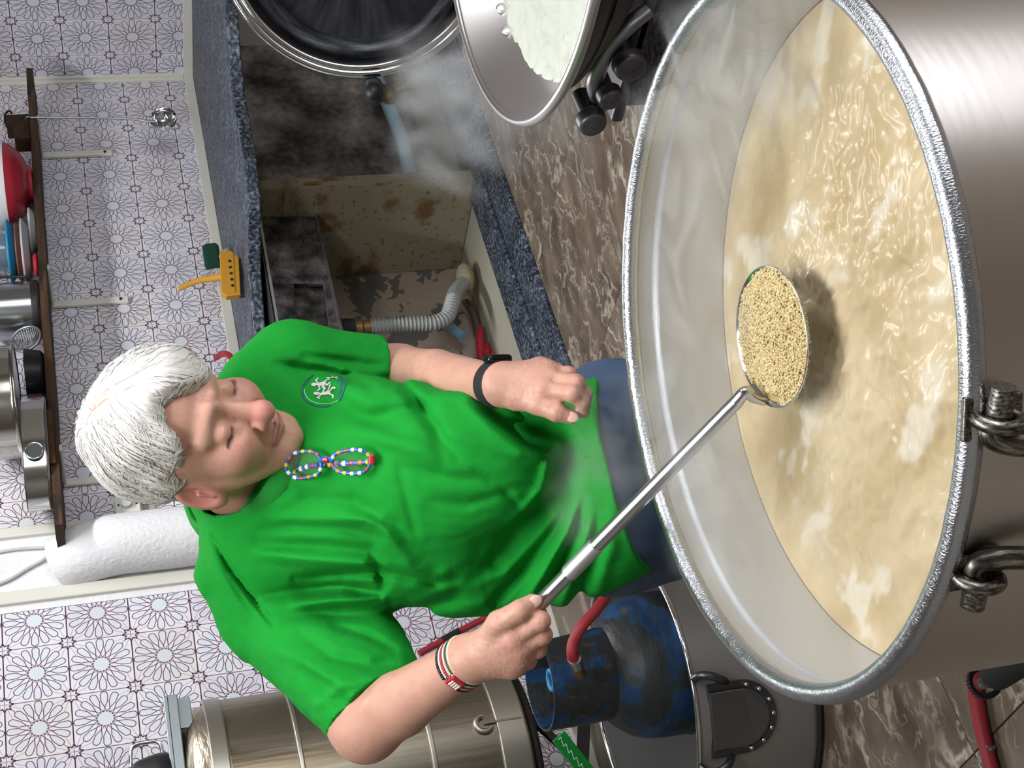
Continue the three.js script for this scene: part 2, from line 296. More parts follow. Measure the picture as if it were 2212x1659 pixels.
part('alcove_floor', metricUV(boxBetween([2.72, -0.004, -3.86], [XR, 0.008, -4.27], 0.002), 0.8), M.concrete, floor);
part('floor_strip', boxBetween([XL, -0.004, -3.5], [2.72, 0.004, -4.44], 0.002), M.marbleA, floor);
for (const [z0, z1, h] of [[-3.502, -3.672, 0.016], [-3.682, -3.86, 0.026]]) part('kerb_stone', (() => { const g = boxBetween([2.72, -0.004, z0], [XR, h, z1], 0.006); const P = g.attributes.position, U = g.attributes.uv; for (let i = 0; i < P.count; i++) U.setXY(i, P.getX(i) * 1.4, (P.getZ(i) + P.getY(i)) * 1.4); return g; })(), M.granite, floor);


// back wall: tiled on both sides of a whitewashed strip
const wallBack = structure('wall_back');
part('wall_body', metricUV(boxBetween([XL - 0.15, -0.12, ZB - 0.2], [XR + 0.2, CEIL, ZB], 0)), M.grout, wallBack);
part('whitewashed_strip', metricUV(boxBetween([2.70, 0, ZB], [2.935, CEIL, ZB + 0.012], 0)), M.whitewash, wallBack);
tileField(wallBack, 4.994, 1.599, 2.965, XR - 0.005, 0.98, 2.25, (m, x, y) => m.position.set(x, y, ZB));
part('filler_strip', metricUV(boxBetween([2.628, 0.06, ZB], [2.662, 2.25, ZB + 0.0195], 0)), M.whitewash, wallBack);
tileField(wallBack, 2.585, 1.797, 0.9, 2.627, 0.06, 2.25, (m, x, y) => m.position.set(x, y, ZB + 0.012));
part('upper_plaster', metricUV(boxBetween([2.965, 2.25, ZB], [XR, CEIL, ZB + 0.006], 0)), M.plaster, wallBack);
part('upper_plaster', metricUV(boxBetween([XL, 2.25, ZB], [2.662, CEIL, ZB + 0.018], 0)), M.plaster, wallBack);
part('far_plaster', metricUV(boxBetween([XL, 0, ZB], [0.9, 2.25, ZB + 0.018], 0)), M.plaster, wallBack);
const wallRight = structure('wall_right');
part('wall_body', metricUV(boxBetween([XR, -0.12, ZB - 0.2], [XR + 0.2, CEIL, ZF + 0.2], 0)), M.grout, wallRight);
tileField(wallRight, -4.201, 1.645, ZB + 0.012, -3.1, 0.98, 2.25, (m, z, y) => { m.position.set(XR, y, z); m.rotation.y = -Math.PI / 2; m.scale.x = 1; });
part('upper_plaster', metricUV(boxBetween([XR - 0.006, 2.25, ZB], [XR, CEIL, ZF], 0)), M.plaster, wallRight);
part('far_plaster', metricUV(boxBetween([XR - 0.008, 0, -3.1], [XR, 2.25, ZF], 0)), M.plaster, wallRight);
const wallLeft = structure('wall_left'); part('wall_body', metricUV(boxBetween([XL - 0.15, -0.12, ZB], [XL, CEIL, ZF + 0.2], 0)), M.plaster, wallLeft);
const wallFront = structure('wall_front');
for (const [a, b] of [[[XL - 0.15, -0.12], [DOOR[0], CEIL]], [[DOOR[1], -0.12], [XR + 0.2, CEIL]], [[DOOR[0], DOOR[2]], [DOOR[1], CEIL]]]) part('wall_body', metricUV(boxBetween([...a, ZF], [...b, ZF + 0.2], 0)), M.plaster, wallFront);
{ const d = structure('door_1'); for (const x of [DOOR[0], DOOR[1]]) part('door_jamb', boxBetween([x - 0.03, 0, ZF - 0.02], [x + 0.03, DOOR[2] + 0.03, ZF + 0.22], 0.004), M.trim, d); part('door_head', boxBetween([DOOR[0], DOOR[2] - 0.03, ZF - 0.02], [DOOR[1], DOOR[2] + 0.03, ZF + 0.22], 0.004), M.trim, d); part('threshold', boxBetween([DOOR[0], -0.1, ZF], [DOOR[1], 0.006, ZF + 0.2], 0.002), M.granite, d); }
{ const y = structure('ground'); part('yard_paving', boxBetween([-6, -0.2, ZF + 0.2], [10, -0.1, 14], 0), std(0xa8a59e, 0.9), y); }
const ceiling = structure('ceiling'); part('ceiling_slab', metricUV(boxBetween([XL - 0.15, CEIL, ZB - 0.2], [XR + 0.2, CEIL + 0.15, ZF + 0.2], 0)), M.plaster, ceiling);
// trims
function trim(n, geos) { const g = structure('trim_' + n); geos.forEach((q) => part('trim_strip', q, M.trim, g)); }
trim(1, [boxBetween([2.965, 0.958, ZB], [XR - 0.012, 1.002, ZB + 0.02], 0.004)]);
trim(2, [boxBetween([XR - 0.02, 0.958, ZB + 0.02], [XR, 1.002, -2.4], 0.004)]);
trim(3, [boxBetween([XR - 0.034, 1.002, ZB], [XR - 0.008, 2.25, ZB + 0.02], 0.004), boxBetween([XR - 0.02, 1.002, ZB + 0.012], [XR, 2.25, ZB + 0.036], 0.004)]);
trim(4, [boxBetween([2.655, 0.06, ZB], [2.706, CEIL, ZB + 0.036], 0.006)]);
trim(5, [boxBetween([2.930, 0.98, ZB], [2.972, CEIL, ZB + 0.03], 0.006)]);
trim(6, [boxBetween([0.9, 0, ZB + 0.01], [2.66, 0.062, ZB + 0.045], 0.006)]);

// lamps on the ceiling
LAMPS.forEach((L, i) => {
  const t = thing('ceiling_batten', ['fluorescent ceiling batten over the counter wall', 'fluorescent ceiling batten above the boiling pot', 'fluorescent ceiling batten over the pan of curd'][i], 'lamp', [L.at[0], CEIL, L.at[2]], 'ceiling battens');
  part('housing', box(L.len + 0.06, 0.06, L.wide + 0.05, 0.008).translate(0, -0.03, 0), M.trim, t);
  part('light_diffuser', box(L.len, 0.03, L.wide, 0.012).translate(0, -0.074, 0), std(0xffffff, 0.5, 0, { emissive: 0xfffdf8, emissiveIntensity: 6 }), t);
});

// counter: granite slab on a partition, over a walled recess
{
  const t = thing('granite_counter', 'grey speckled granite worktop running along the tiled corner', 'counter');
  const s = new THREE.Shape(), pts = [[XR - 0.002, ZB + 0.01], [2.98, ZB + 0.01], [2.98, -4.03], [3.36, -3.975], [3.55, -3.80], [3.60, -3.50], [3.73, -3.415], [4.06, -3.385], [4.26, -3.22], [4.29, -2.4], [XR - 0.002, -2.4]];
  pts.forEach((p, i) => i ? s.lineTo(p[0], -p[1]) : s.moveTo(p[0], -p[1])); s.closePath();
  const g = new THREE.ExtrudeGeometry(s, { depth: 0.036, bevelEnabled: true, bevelSize: 0.005, bevelThickness: 0.005, bevelOffset: -0.005, bevelSegments: 2 }).rotateX(-Math.PI / 2).translate(0, 0.917, 0);
  part('worktop', metricUV(g, 1.3), M.granite, t);
}
const alcove = structure('wall_alcove');
part('peeling_plaster', metricUV(boxBetween([2.72, -0.004, ZB], [3.95, 0.909, -4.27], 0), 0.9), M.peel, alcove);
part('brown_grey_backing', metricUV(boxBetween([3.95, -0.004, ZB], [XR, 0.909, -4.27], 0), 0.8), std(0xa3978f, 0.75, 0, { map: rep(grimeTex, 1, 1) }), alcove);  // right bay back wall in its own mottled brown-grey colour
part('end_wall', metricUV(boxBetween([2.72, -0.004, -4.27], [2.98, 0.909, -4.05], 0), 0.9), M.peel, alcove);
{
  const t = thing('partition_slab', 'stained upright slab carrying the granite worktop', 'partition', [3.955, 0, -4.0]);
  part('slab', metricUV(boxBetween([-0.026, 0.008, -0.27], [0.026, 0.908, 0.25], 0.006), 1.3), M.stain, t);
}
// ---------------------------------------------------------------- the big pot
const POT = V3(0.772, 0, -0.963), RIM_Y = 0.892, PR = 0.3516, LIQ = 0.772;
const RA = 0.010; // rim bead
{
  const t = thing('cooking_pot', 'huge brushed aluminium pot of boiling yellow broth', 'pot', [POT.x, 0.40, POT.z]);
  const B = -0.40, rO = PR - 0.010, rI = rO - 0.005;
  const out = rounded([[0.001, 0.002], [rO - 0.012, 0.002], [rO, 0.03], [rO, RIM_Y + B - 0.006]], 0.02, 6);
  const wallOut = lathe(out, 160); { const U = wallOut.attributes.uv; for (let i = 0; i < U.count; i++) U.setXY(i, U.getX(i) * 4, U.getY(i) * 2); }
  const potMat = std(0xdad6d6, 0.36, 1, { bumpMap: rep(brushTex, 1, 2), bumpScale: 0.0003, anisotropy: 0.75, anisotropyRotation: Math.PI / 2 });
  part('outer_wall', wallOut, potMat, t, null, 'brushed outer side of the pot');
  part('inner_wall', lathe(rounded([[rI, RIM_Y + B - 0.004], [rI, RIM_Y + B - 0.030], [rI - 0.0025, RIM_Y + B - 0.034], [rI - 0.0025, 0.03], [rI - 0.02, 0.012], [0.001, 0.012]], 0.02, 6), 160), std(0xcfd4dc, 0.38, 0.55, { bumpMap: rep(bumpTex, 10, 3), bumpScale: 0.0004 }), t, null, 'cloudy pale inner side of the pot');
  const rimG = new THREE.TorusGeometry(rO - 0.001, RA, 16, 220).rotateX(Math.PI / 2).translate(0, RIM_Y + B - 0.002, 0);
  { const P = rimG.attributes.position; for (let i = 0; i < P.count; i++) { const a = Math.atan2(P.getZ(i), P.getX(i)); P.setY(i, P.getY(i) + 0.0007 * noise(Math.cos(a) * 20, Math.sin(a) * 20, 2)); } rimG.computeVertexNormals(); }
  part('rolled_rim', rimG, std(0xbfc4cc, 0.27, 1, { bumpMap: rep(bumpTex, 60, 1), bumpScale: 0.0006 }), t);
  // rivets that hold the handles, seen from inside
  const rv = new THREE.SphereGeometry(1, 14, 8, 0, Math.PI * 2, 0, Math.PI / 2).rotateX(Math.PI / 2), C2 = V3(POT.x, 0, POT.z);
  for (const [x, y] of [[1680, 1315], [1741, 1318], [1690, 1346], [1472, 593], [1527, 571], [1495, 560], [1515, 322], [1502, 368]]) {
    const d = ray(x, y), ox = EYE.x - C2.x, oz = EYE.z - C2.z, a = d.x * d.x + d.z * d.z, b = ox * d.x + oz * d.z, c = ox * ox + oz * oz - rI * rI, s = (-b + Math.sqrt(b * b - a * c)) / a, p = EYE.clone().addScaledVector(d, s);
    const m = part('rivet', rv, M.aluIn, t, [p.x - POT.x, p.y - 0.40, p.z - POT.z]); m.scale.set(0.0052, 0.0052, 0.0024); m.lookAt(V3(POT.x, p.y, POT.z)); m.castShadow = false;
  }
  // drop handle on the side towards the camera: two eyes and a bent rod
  const nearP = (x, y, r) => { const d = ray(x, y), ox = EYE.x - C2.x, oz = EYE.z - C2.z, a = d.x * d.x + d.z * d.z, b = ox * d.x + oz * d.z, c = ox * ox + oz * oz - r * r, s = (-b - Math.sqrt(b * b - a * c)) / a; return EYE.clone().addScaledVector(d, s).sub(V3(POT.x, 0.40, POT.z)); };
  const hm = std(0xc2bdb5, 0.36, 1, { map: rep(grimeTex, 3, 3), roughnessMap: null });
  const e1 = nearP(2155, 905, rO + 0.012), e2 = nearP(2112, 1248, rO + 0.012);
  const hd = []; const side = V3(e2.x - e1.x, 0, e2.z - e1.z).normalize();
  const outw = (e) => V3(e.x, 0, e.z).normalize();
  for (const [e, sg] of [[e1, -1], [e2, 1]]) {
    const o = outw(e), g = new THREE.TorusGeometry(0.0165, 0.0058, 10, 28), q = new THREE.Quaternion().setFromRotationMatrix(new THREE.Matrix4().makeBasis(o, V3(0, 1, 0).applyAxisAngle(o, 0), o.clone().cross(V3(0, 1, 0)))), eye = part('handle_eye', g.applyQuaternion(new THREE.Quaternion().setFromUnitVectors(V3(0, 0, 1), side)), hm, t, e.toArray());
    part('eye_plate', box(0.034, 0.05, 0.006, 0.002).applyQuaternion(new THREE.Quaternion().setFromUnitVectors(V3(0, 0, 1), o)), hm, t, e.clone().addScaledVector(o, -0.0075).toArray());
    part('handle_end', cyl([0, 0, 0], side.clone().multiplyScalar(0.030 * sg), 0.0105, 0.0095, 16), hm, t, e.clone().addScaledVector(side, -0.004 * sg).toArray());
  }
  const drop = (e, s, o, dn) => e.clone().addScaledVector(side, s).addScaledVector(outw(e), o).add(V3(0, -dn, 0));
  part('drop_handle', tube([drop(e1, -0.006, 0, 0), drop(e1, 0.012, 0.0, -0.004), drop(e1, 0.020, 0.006, 0.012), drop(e1, 0.022, 0.014, 0.05), drop(e1, 0.03, 0.016, 0.075), drop(e1, 0.06, 0.022, 0.088), drop(e2, -0.06, 0.022, 0.088), drop(e2, -0.03, 0.016, 0.075), drop(e2, -0.022, 0.014, 0.05), drop(e2, -0.020, 0.006, 0.012), drop(e2, -0.012, 0, -0.004), drop(e2, 0.006, 0, 0)], 0.0092, 90, 12), hm, t);
}
// broth with boiling swirls
{
  const R = PR - 0.0182, n = 230, p = [], col = [], idx = [], hgt = (x, z) => {
    const wx = x + 0.035 * fb(x * 9, z * 9, 1, 3), wz = z + 0.035 * fb(x * 9, z * 9, 4, 3), q = fb(wx * 15, wz * 8, 2, 4), w = fb(wx * 46, wz * 26, 6, 3), act = sstep(0.36, 0.05, Math.hypot(x + 0.0, z + 0.02)) * 0.8 + 0.2;
    const ridge = 1 - Math.abs(fb(wx * 9, wz * 5, 9, 3)) * 5;
    return (0.012 * q + 0.0055 * w + 0.005 * clamp(ridge) + 0.0022 * n2(wx * 120, wz * 90, 3) * (0.7 + 0.3 * act)) * act;
  };
  for (let i = 0; i <= n; i++) for (let j = 0; j <= n; j++) { // square mapped on a disc
    const a = i / n * 2 - 1, b = j / n * 2 - 1, x = a * Math.sqrt(1 - b * b / 2) * R, z = b * Math.sqrt(1 - a * a / 2) * R, h = hgt(x, z) * sstep(R, R - 0.02, Math.hypot(x, z));
    p.push(x, h, z);
    const t = clamp(0.5 + 1.6 * fb(x * 11, z * 6, 3, 4)), foam = sstep(0.16, 0.34, fb(x * 16 + 2, z * 9, 12, 4)) * 0.8;
    const c = lerp3(lerp3([0.41, 0.315, 0.175], [0.55, 0.455, 0.30], t), [0.60, 0.555, 0.45], foam); col.push(...c);
    if (i < n && j < n) { const k = i * (n + 1) + j; idx.push(k, k + 1, k + n + 2, k, k + n + 2, k + n + 1); }
  }
  const g = new THREE.BufferGeometry(); g.setAttribute('position', new THREE.Float32BufferAttribute(p, 3)); g.setAttribute('color', new THREE.Float32BufferAttribute(col, 3)); g.setIndex(idx); g.computeVertexNormals();
  const m = single('broth', g, std(0xffffff, 0.3, 0, { vertexColors: true, clearcoat: 0.12, clearcoatRoughness: 0.1, ior: 1.36, specularIntensity: 0.7 }), 'creamy yellow boiling broth filling the big pot', 'broth', [POT.x, LIQ, POT.z]);
}
// stand under the pot
{
  const t = thing('burner_stand', 'dark iron gas burner stand under the big pot', 'stand', [POT.x, 0, POT.z]);
  part('ring', new THREE.TorusGeometry(0.29, 0.014, 10, 60).rotateX(Math.PI / 2).translate(0, 0.386, 0), M.iron, t);
  part('burner', lathe([[0.001, 0.30], [0.14, 0.30], [0.15, 0.28], [0.15, 0.25], [0.001, 0.25]], 40), M.iron, t);
  for (let k = 0; k < 4; k++) { const a = k * Math.PI / 2 + 0.6, c = Math.cos(a), s = Math.sin(a); part('leg', cyl([0.3 * c, 0.002, 0.3 * s], [0.29 * c, 0.386, 0.29 * s], 0.016, 0.014), M.iron, t); part('pan_support', bar([0.12 * c, 0.386, 0.12 * s], [0.29 * c, 0.386, 0.29 * s], 0.014, 0.02), M.iron, t); part('burner_arm', bar([0.14 * c, 0.275, 0.14 * s], [0.297 * c, 0.275, 0.297 * s], 0.014, 0.014), M.iron, t); }
}
// ladle full of grains, held over the broth
const LAD = at(1668, 728, 1.492);
{
  const t = thing('ladle', 'long-handled steel ladle heaped with yellow grains over the broth', 'ladle', LAD);
  const tip = at(1612, 846, 1.508).sub(LAD), hand = at(1118, 1352, 1.662).sub(LAD), dir = hand.clone().sub(tip).normalize();
  const R = 0.0765, bowl = lathe(rounded([[0.001, -0.022], [0.045, -0.017], [R - 0.004, -0.002], [R, 0.0015], [R - 0.001, 0.003], [R - 0.006, -0.0005], [0.044, -0.0145], [0.001, -0.0195]], 0.01, 4), 64);
  const tilt = new THREE.Quaternion().setFromAxisAngle(RGT, 0.035).multiply(new THREE.Quaternion().setFromAxisAngle(FWD.clone().setY(0).normalize(), -0.02));
  part('bowl', bowl.applyQuaternion(tilt), M.chrome, t);
  const edge = V3(tip.x, 0, tip.z).normalize().multiplyScalar(R - 0.002).applyQuaternion(tilt);
  const bend = tip.clone().addScaledVector(dir, 0.016);
  part('neck', tube([edge, edge.clone().lerp(tip, 0.5).add(V3(0, 0.004, 0)), tip.clone(), bend], (s) => mix(0.0052, 0.0078, s), 24, 12), M.steel, t);
  part('handle', tube([bend, bend.clone().lerp(hand, 0.5), hand.clone().addScaledVector(dir, 0.012)], (s) => mix(0.0078, 0.0098, s), 30, 18), std(0xc4c9cf, 0.24, 1), t);
  const mid = bend.clone().lerp(hand, 0.62); part('handle_band', cyl(mid, mid.clone().addScaledVector(dir, 0.05), 0.0101, 0.0101, 18), std(0xd4d6da, 0.45, 1), t, null, 'scuffed band stamped on the handle');
  // grains: a mound of small kernels
  const n = 8200, ge = new THREE.IcosahedronGeometry(0.00122, 1), im = new THREE.InstancedMesh(ge, std(0xffffff, 0.32, 0, { clearcoat: 0.5 }), n), q = new THREE.Quaternion(), mt = new THREE.Matrix4(), c = new THREE.Color();
  for (let i = 0; i < n; i++) {
    const a = rnd(0, 6.2832), r = Math.sqrt(rnd()) * (R - 0.0025 - (Math.cos(a - Math.atan2(edge.z, edge.x)) > 0.9 ? 0.012 : 0)), h = 0.0075 * (1 - (r / R) ** 2.5) + 0.0022 * fb(Math.cos(a) * r * 60, Math.sin(a) * r * 60, 3, 3) + rnd(-0.0016, 0.0012) - 0.0012;
    q.setFromEuler(new THREE.Euler(rnd(0, 6), rnd(0, 6), rnd(0, 6))); const s = rnd(0.75, 1.35), v = V3(Math.cos(a) * r, h, Math.sin(a) * r).applyQuaternion(tilt);
    im.setMatrixAt(i, mt.compose(v, q, V3(s, s * 0.8, s * 1.2))); const k = rnd(); im.setColorAt(i, c.setRGB(mix(0.50, 0.70, k), mix(0.38, 0.57, k), mix(0.17, 0.31, k)));
  }
  im.name = 'grains'; im.userData.kind = 'stuff'; im.userData.label = 'heap of small yellow grains'; shade(im); t.add(im);
  const mound = lathe([[0.001, 0.0055], [0.03, 0.0048], [0.055, 0.0022], [R - 0.006, -0.001]], 40).applyQuaternion(tilt); part('wet_mass', mound, std(0xb5a06c, 0.4), t);
}
// ---------------------------------------------------------------- aluminium pan of white curd
const PAN = V3(1.694, 0, -0.983), PANR = 0.387;
{
  const H = 0.9, base = 0.735, t = thing('curd_pan', 'wide aluminium pan holding white curd', 'pan', [PAN.x, base, PAN.z]);
  const B = H - base, m = std(0xd6d3d6, 0.33, 1);
  part('pan_outside', lathe(rounded([[0.001, 0.002], [0.15, 0.002], [PANR - 0.09, B * 0.4], [PANR - 0.022, B - 0.022], [PANR - 0.001, B - 0.006]], 0.02, 6), 120), std(0x3d3c40, 0.45, 0.7, { map: rep(grimeTex, 4, 1) }), t, null, 'dark grey underside');  // outer side in a mottled dark grey, darker than the inside
  part('pan_wall', lathe(rounded([[PANR - 0.001, B - 0.006], [PANR, B + 0.003], [PANR - 0.010, B + 0.004], [PANR - 0.030, B - 0.020], [PANR - 0.090, B * 0.44], [0.145, 0.012], [0.001, 0.012]], 0.02, 6), 120), m, t);
  part('rolled_rim', new THREE.TorusGeometry(PANR - 0.003, 0.0075, 12, 160).rotateX(Math.PI / 2).translate(0, B, 0), m, t);
  // rivets on the far inner side
  const rv = new THREE.SphereGeometry(0.011, 16, 8, 0, Math.PI * 2, 0, Math.PI / 2);
  for (const [x, y] of [[1086, 19], [1098, 67]]) { let s = 1.3, p, inn = false; for (; s < 3.2; s += 0.002) { p = at(x, y, s); const r = Math.hypot(p.x - PAN.x, p.z - PAN.z), yy = p.y - base, rw = mix(PANR - 0.090, PANR - 0.030, clamp((yy - B * 0.44) / (B * 0.56 - 0.02))); if (r < PANR - 0.1) inn = true; if (inn && r >= rw) break; } const o = V3(PAN.x - p.x, 0, PAN.z - p.z).normalize(); const k = part('rivet', rv, M.aluIn, t, [p.x - PAN.x, p.y - base, p.z - PAN.z]); k.quaternion.setFromUnitVectors(V3(0, 1, 0), o); k.scale.set(1, 0.55, 1); }
  // curd
  const n = 110, hC = B - 0.052, Rc = 0.345, p = [], idx = [];
  for (let i = 0; i <= n; i++) for (let j = 0; j <= n; j++) { const a = i / n * 2 - 1, b = j / n * 2 - 1, x = a * Math.sqrt(1 - b * b / 2) * Rc, z = b * Math.sqrt(1 - a * a / 2) * Rc, r = Math.hypot(x, z) / Rc; const lump = 0.016 * fb(x * 10, z * 10, 1, 4) + 0.006 * clamp(fb(x * 40, z * 40, 5, 3) * 2) - 0.012 * clamp(0.55 - Math.abs(n2(x * 16, z * 16, 9)) * 3); p.push(x, hC + lump * sstep(1, 0.9, r), z); if (i < n && j < n) { const k = i * (n + 1) + j; idx.push(k, k + 1, k + n + 2, k, k + n + 2, k + n + 1); } }
  const g = new THREE.BufferGeometry(); g.setAttribute('position', new THREE.Float32BufferAttribute(p, 3)); g.setIndex(idx); g.computeVertexNormals();
  single('curd', g, std(0xbcc0b7, 0.65), 'lumpy white fresh curd in the aluminium pan', 'curd', [PAN.x, base, PAN.z]);
}
// dark cooker under the curd pan
{
  const x0 = 1.55, z0 = -1.35, t = thing('gas_cooker', 'blackened iron gas cooker under the curd pan', 'cooker', [x0, 0, z0]);
  const soot = std(0x77747a, 0.5, 0.35, { map: rep(grimeTex, 2, 2) }), dark = std(0x757277, 0.42, 0.8);
  part('casing', metricUV(boxBetween([0, 0.10, 0], [0.66, 0.70, 0.80], 0.012), 1.5), soot, t);
  for (const [x, z] of [[0.04, 0.04], [0.62, 0.04], [0.04, 0.76], [0.62, 0.76]]) part('leg', bar([x, 0.002, z], [x, 0.11, z], 0.05, 0.05, V3(1, 0, 0)), soot, t);
  part('hob_frame', boxBetween([-0.015, 0.70, -0.015], [0.675, 0.72, 0.815], 0.006), dark, t);
  const on = (x, y, o = 0) => atX(x, y, x0 - o).sub(V3(x0, 0, z0));
  // taps and gas pipe on the side towards the room
  for (const [x, y, r] of [[1338, 92, 0.026], [1296, 160, 0.02], [1258, 214, 0.024]]) { const p = on(x, y); part('tap', cyl([0.01, p.y, p.z], [-0.045, p.y, p.z], r * 0.6, r * 0.55, 16), dark, t); part('tap_knob', lathe(rounded([[0.001, 0], [r, 0], [r * 0.9, 0.022], [0.001, 0.026]], 0.006), 24).rotateZ(Math.PI / 2).translate(-0.04, p.y, p.z), dark, t); }
  part('gas_pipe', tube([on(1400, 20, 0.02), on(1352, 60, 0.03), on(1312, 110, 0.03), on(1285, 175, 0.03), on(1300, 228, 0.02)], 0.013, 40, 12), M.steelDull, t);
  part('drip_guard', bar(on(1390, 200, 0.012), on(1400, 30, 0.012), 0.006, 0.05), soot, t);
}
// ---------------------------------------------------------------- dark pot lying against the counter, mouth to the room
{
  const c = at(768.7, -140, 4.12), R = 297.4 * 4.12 / F, ax = c.clone().sub(EYE).normalize();  // axis points away from the room
  const t = thing('tipped_pot', 'big sooty pot tipped on its side beside the worktop, shiny rolled rim', 'pot', c);
  t.quaternion.setFromUnitVectors(V3(0, 1, 0), ax.clone().negate());
  part('shell', lathe(rounded([[0.001, -0.27], [R - 0.05, -0.27], [R - 0.02, -0.24], [R - 0.02, -0.01], [R - 0.028, -0.01], [R - 0.028, -0.23], [R - 0.07, -0.258], [0.001, -0.258]], 0.03, 5), 90), std(0x53555c, 0.45, 0.8, { map: rep(grimeTex, 3, 3) }), t);
  const rim = [[R - 0.005, 0.0, 0.013], [R - 0.024, 0.004, 0.011]];
  rim.forEach(([r, y, k]) => part('rolled_rim', new THREE.TorusGeometry(r, k, 12, 120).rotateX(Math.PI / 2).translate(0, y, 0), M.chrome, t));
  const hp = t.worldToLocal(at(806, 186, 4.2)); t.updateMatrixWorld(true); hp.copy(t.worldToLocal(at(806, 190, 4.2)));
  part('handle', tube([hp.clone().add(V3(0, -0.03, 0)), hp.clone().multiplyScalar(1.03), hp.clone().multiplyScalar(1.06).add(V3(0, -0.03, 0.0)), hp.clone().multiplyScalar(1.0).add(V3(0, -0.08, 0))], 0.03, 24, 12), M.black, t, null, 'charred black handle');
  const s = thing('trestle', 'low dark trestle under the tipped pot', 'trestle', [c.x, 0, c.z]);
  part('bed', box(0.34, 0.05, 0.3, 0.01).translate(0.03, Math.max(0.05, c.y - R - 0.045), -0.05), M.iron, s);
  for (const [x, z] of [[-0.11, -0.17], [0.17, -0.17], [-0.11, 0.07], [0.17, 0.07]]) part('leg', bar([x, 0.002, z], [x, Math.max(0.04, c.y - R - 0.06), z], 0.03, 0.03, V3(1, 0, 0)), M.iron, s);
}
// ---------------------------------------------------------------- under the counter
{ // sink casing
  const zf = -3.9, t = thing('sink_casing', 'grey steel sink casing hung under the worktop with a square opening', 'sink', [3.5, 0.62, zf]);
  const L = (x, y) => { const p = atZ(x, y, zf); return [p.x - 3.5, p.y - 0.62]; };
  const m = std(0x9c989a, 0.5, 0.45, { map: rep(grimeTex, 2, 2) });
  const s = new THREE.Shape(); s.moveTo(-0.44, 0.03); s.lineTo(0.41, 0.03); s.lineTo(0.425, 0.25); s.lineTo(-0.44, 0.25); s.closePath();
  const h = new THREE.Path(), q = [L(632, 612), L(700, 612), L(712, 706), L(643, 708)]; q.forEach((p, i) => i ? h.lineTo(...p) : h.moveTo(...p)); h.closePath(); s.holes.push(h);
  part('front_sheet', metricUV(new THREE.ExtrudeGeometry(s, { depth: 0.012, bevelEnabled: true, bevelSize: 0.003, bevelThickness: 0.003, bevelSegments: 2 }).translate(0, 0, -0.012), 1.2), m, t);
  part('basin', metricUV(boxBetween([-0.43, 0.032, -0.03], [0.40, 0.248, -0.33], 0.01), 1.2), std(0x77746e, 0.7, 0.2, { map: rep(grimeTex, 3, 3) }), t);
  part('lower_lip', bar([-0.44, 0.028, 0.004], [0.41, 0.028, 0.004], 0.02, 0.012), m, t);
  const a = atY(552, 440, 0.885), b = atY(604, 742, 0.885);
  const pan = thing('metal_tray', 'thin grey metal tray edge under the worktop front', 'tray', [a.x, 0.88, a.z]); const e = b.clone().sub(a);
  part('lip', bar([0, 0, 0], [e.x, 0, e.z], 0.012, 0.012), std(0xb5b7b8, 0.35, 0.8), pan);
  part('sheet', bar([0.02, 0.012, -0.05], [e.x + 0.02, 0.012, e.z - 0.05], 0.12, 0.006), std(0x4a4c50, 0.45, 0.6), pan);
}
{ // waste pipe
  const z = -4.0, P = (x, y, zz = z) => atZ(x, y, zz);
  const t = thing('waste_pipe', 'ribbed grey waste hose below the sink casing', 'pipe', P(760, 708));
  const o = P(760, 708), k = (x, y, zz) => P(x, y, zz).sub(o), gm = std(0x9a9d9c, 0.5), br = std(0x8a6a4a, 0.5, 0.6);
  part('dark_coupling', cyl(k(738, 712), k(766, 709), 0.042, 0.038), M.rubber, t);
  part('nut', cyl(k(766, 709), k(782, 708), 0.032, 0.032, 8), br, t); part('nut', cyl(k(784, 708), k(802, 706), 0.028, 0.03, 8), br, t);
  const pts = [k(800, 706), k(840, 703), k(900, 700), k(940, 697), k(965, 685), k(975, 660), k(985, 630, -4.03), k(1002, 612, -4.06)];
  part('hose', tube(pts, (s) => s < 0.72 ? 0.0275 + 0.0035 * Math.sin(s * 0.62 * 2 * Math.PI * 62) : 0.031 - 0.003 * (s - 0.72), 420, 14), gm, t);
  part('mortar_collar', new THREE.SphereGeometry(0.07, 20, 14).scale(1, 0.5, 0.9).translate(...k(1005, 603, -4.08).toArray()), std(0xa39a7e, 0.95, 0, { bumpMap: bumpTex, bumpScale: 0.01 }), t);
}
single('brown_hose', tube([atY(1004, 650, 0.05), atY(1012, 662, 0.04), atY(1024, 680, 0.03), atY(1035, 730, 0.022), atY(1028, 790, 0.02)], 0.015, 40, 10), std(0x5b5046, 0.7), 'thin brown hose curling on the recess floor', 'hose');
{ const o = atZ(838, 222, -4.15), t = thing('service_pipe', 'pale blue pipe with brass valve along the recess wall foot', 'pipe', o), k = (x, y, z = -4.15) => atZ(x, y, z).sub(o), br = std(0x6e6334, 0.55, 0.5);
  part('pipe', tube([k(800, 130), k(850, 255), k(868, 300), k(880, 352), k(888, 384)], 0.032, 60, 14), std(0x87a5b5, 0.55), t);
  part('valve_body', new THREE.SphereGeometry(0.05, 18, 12).scale(1.1, 0.8, 0.8).translate(0, 0, 0.05), br, t); part('valve_spout', cyl([0, 0, 0.05], [0.02, -0.09, 0.08], 0.022, 0.02), br, t); part('valve_cap', cyl([0.0, 0.03, 0.07], [0.0, 0.075, 0.09], 0.03, 0.03, 12), M.steelDull, t); }
single('pipe_stub', tube([atZ(958, 690, -4.2), atZ(975, 708, -4.2), atZ(1000, 728, -4.18)], 0.022, 16, 12), std(0x7fa3b8, 0.6), 'short pale blue pipe stub at the recess wall foot beside the ribbed hose', 'pipe');
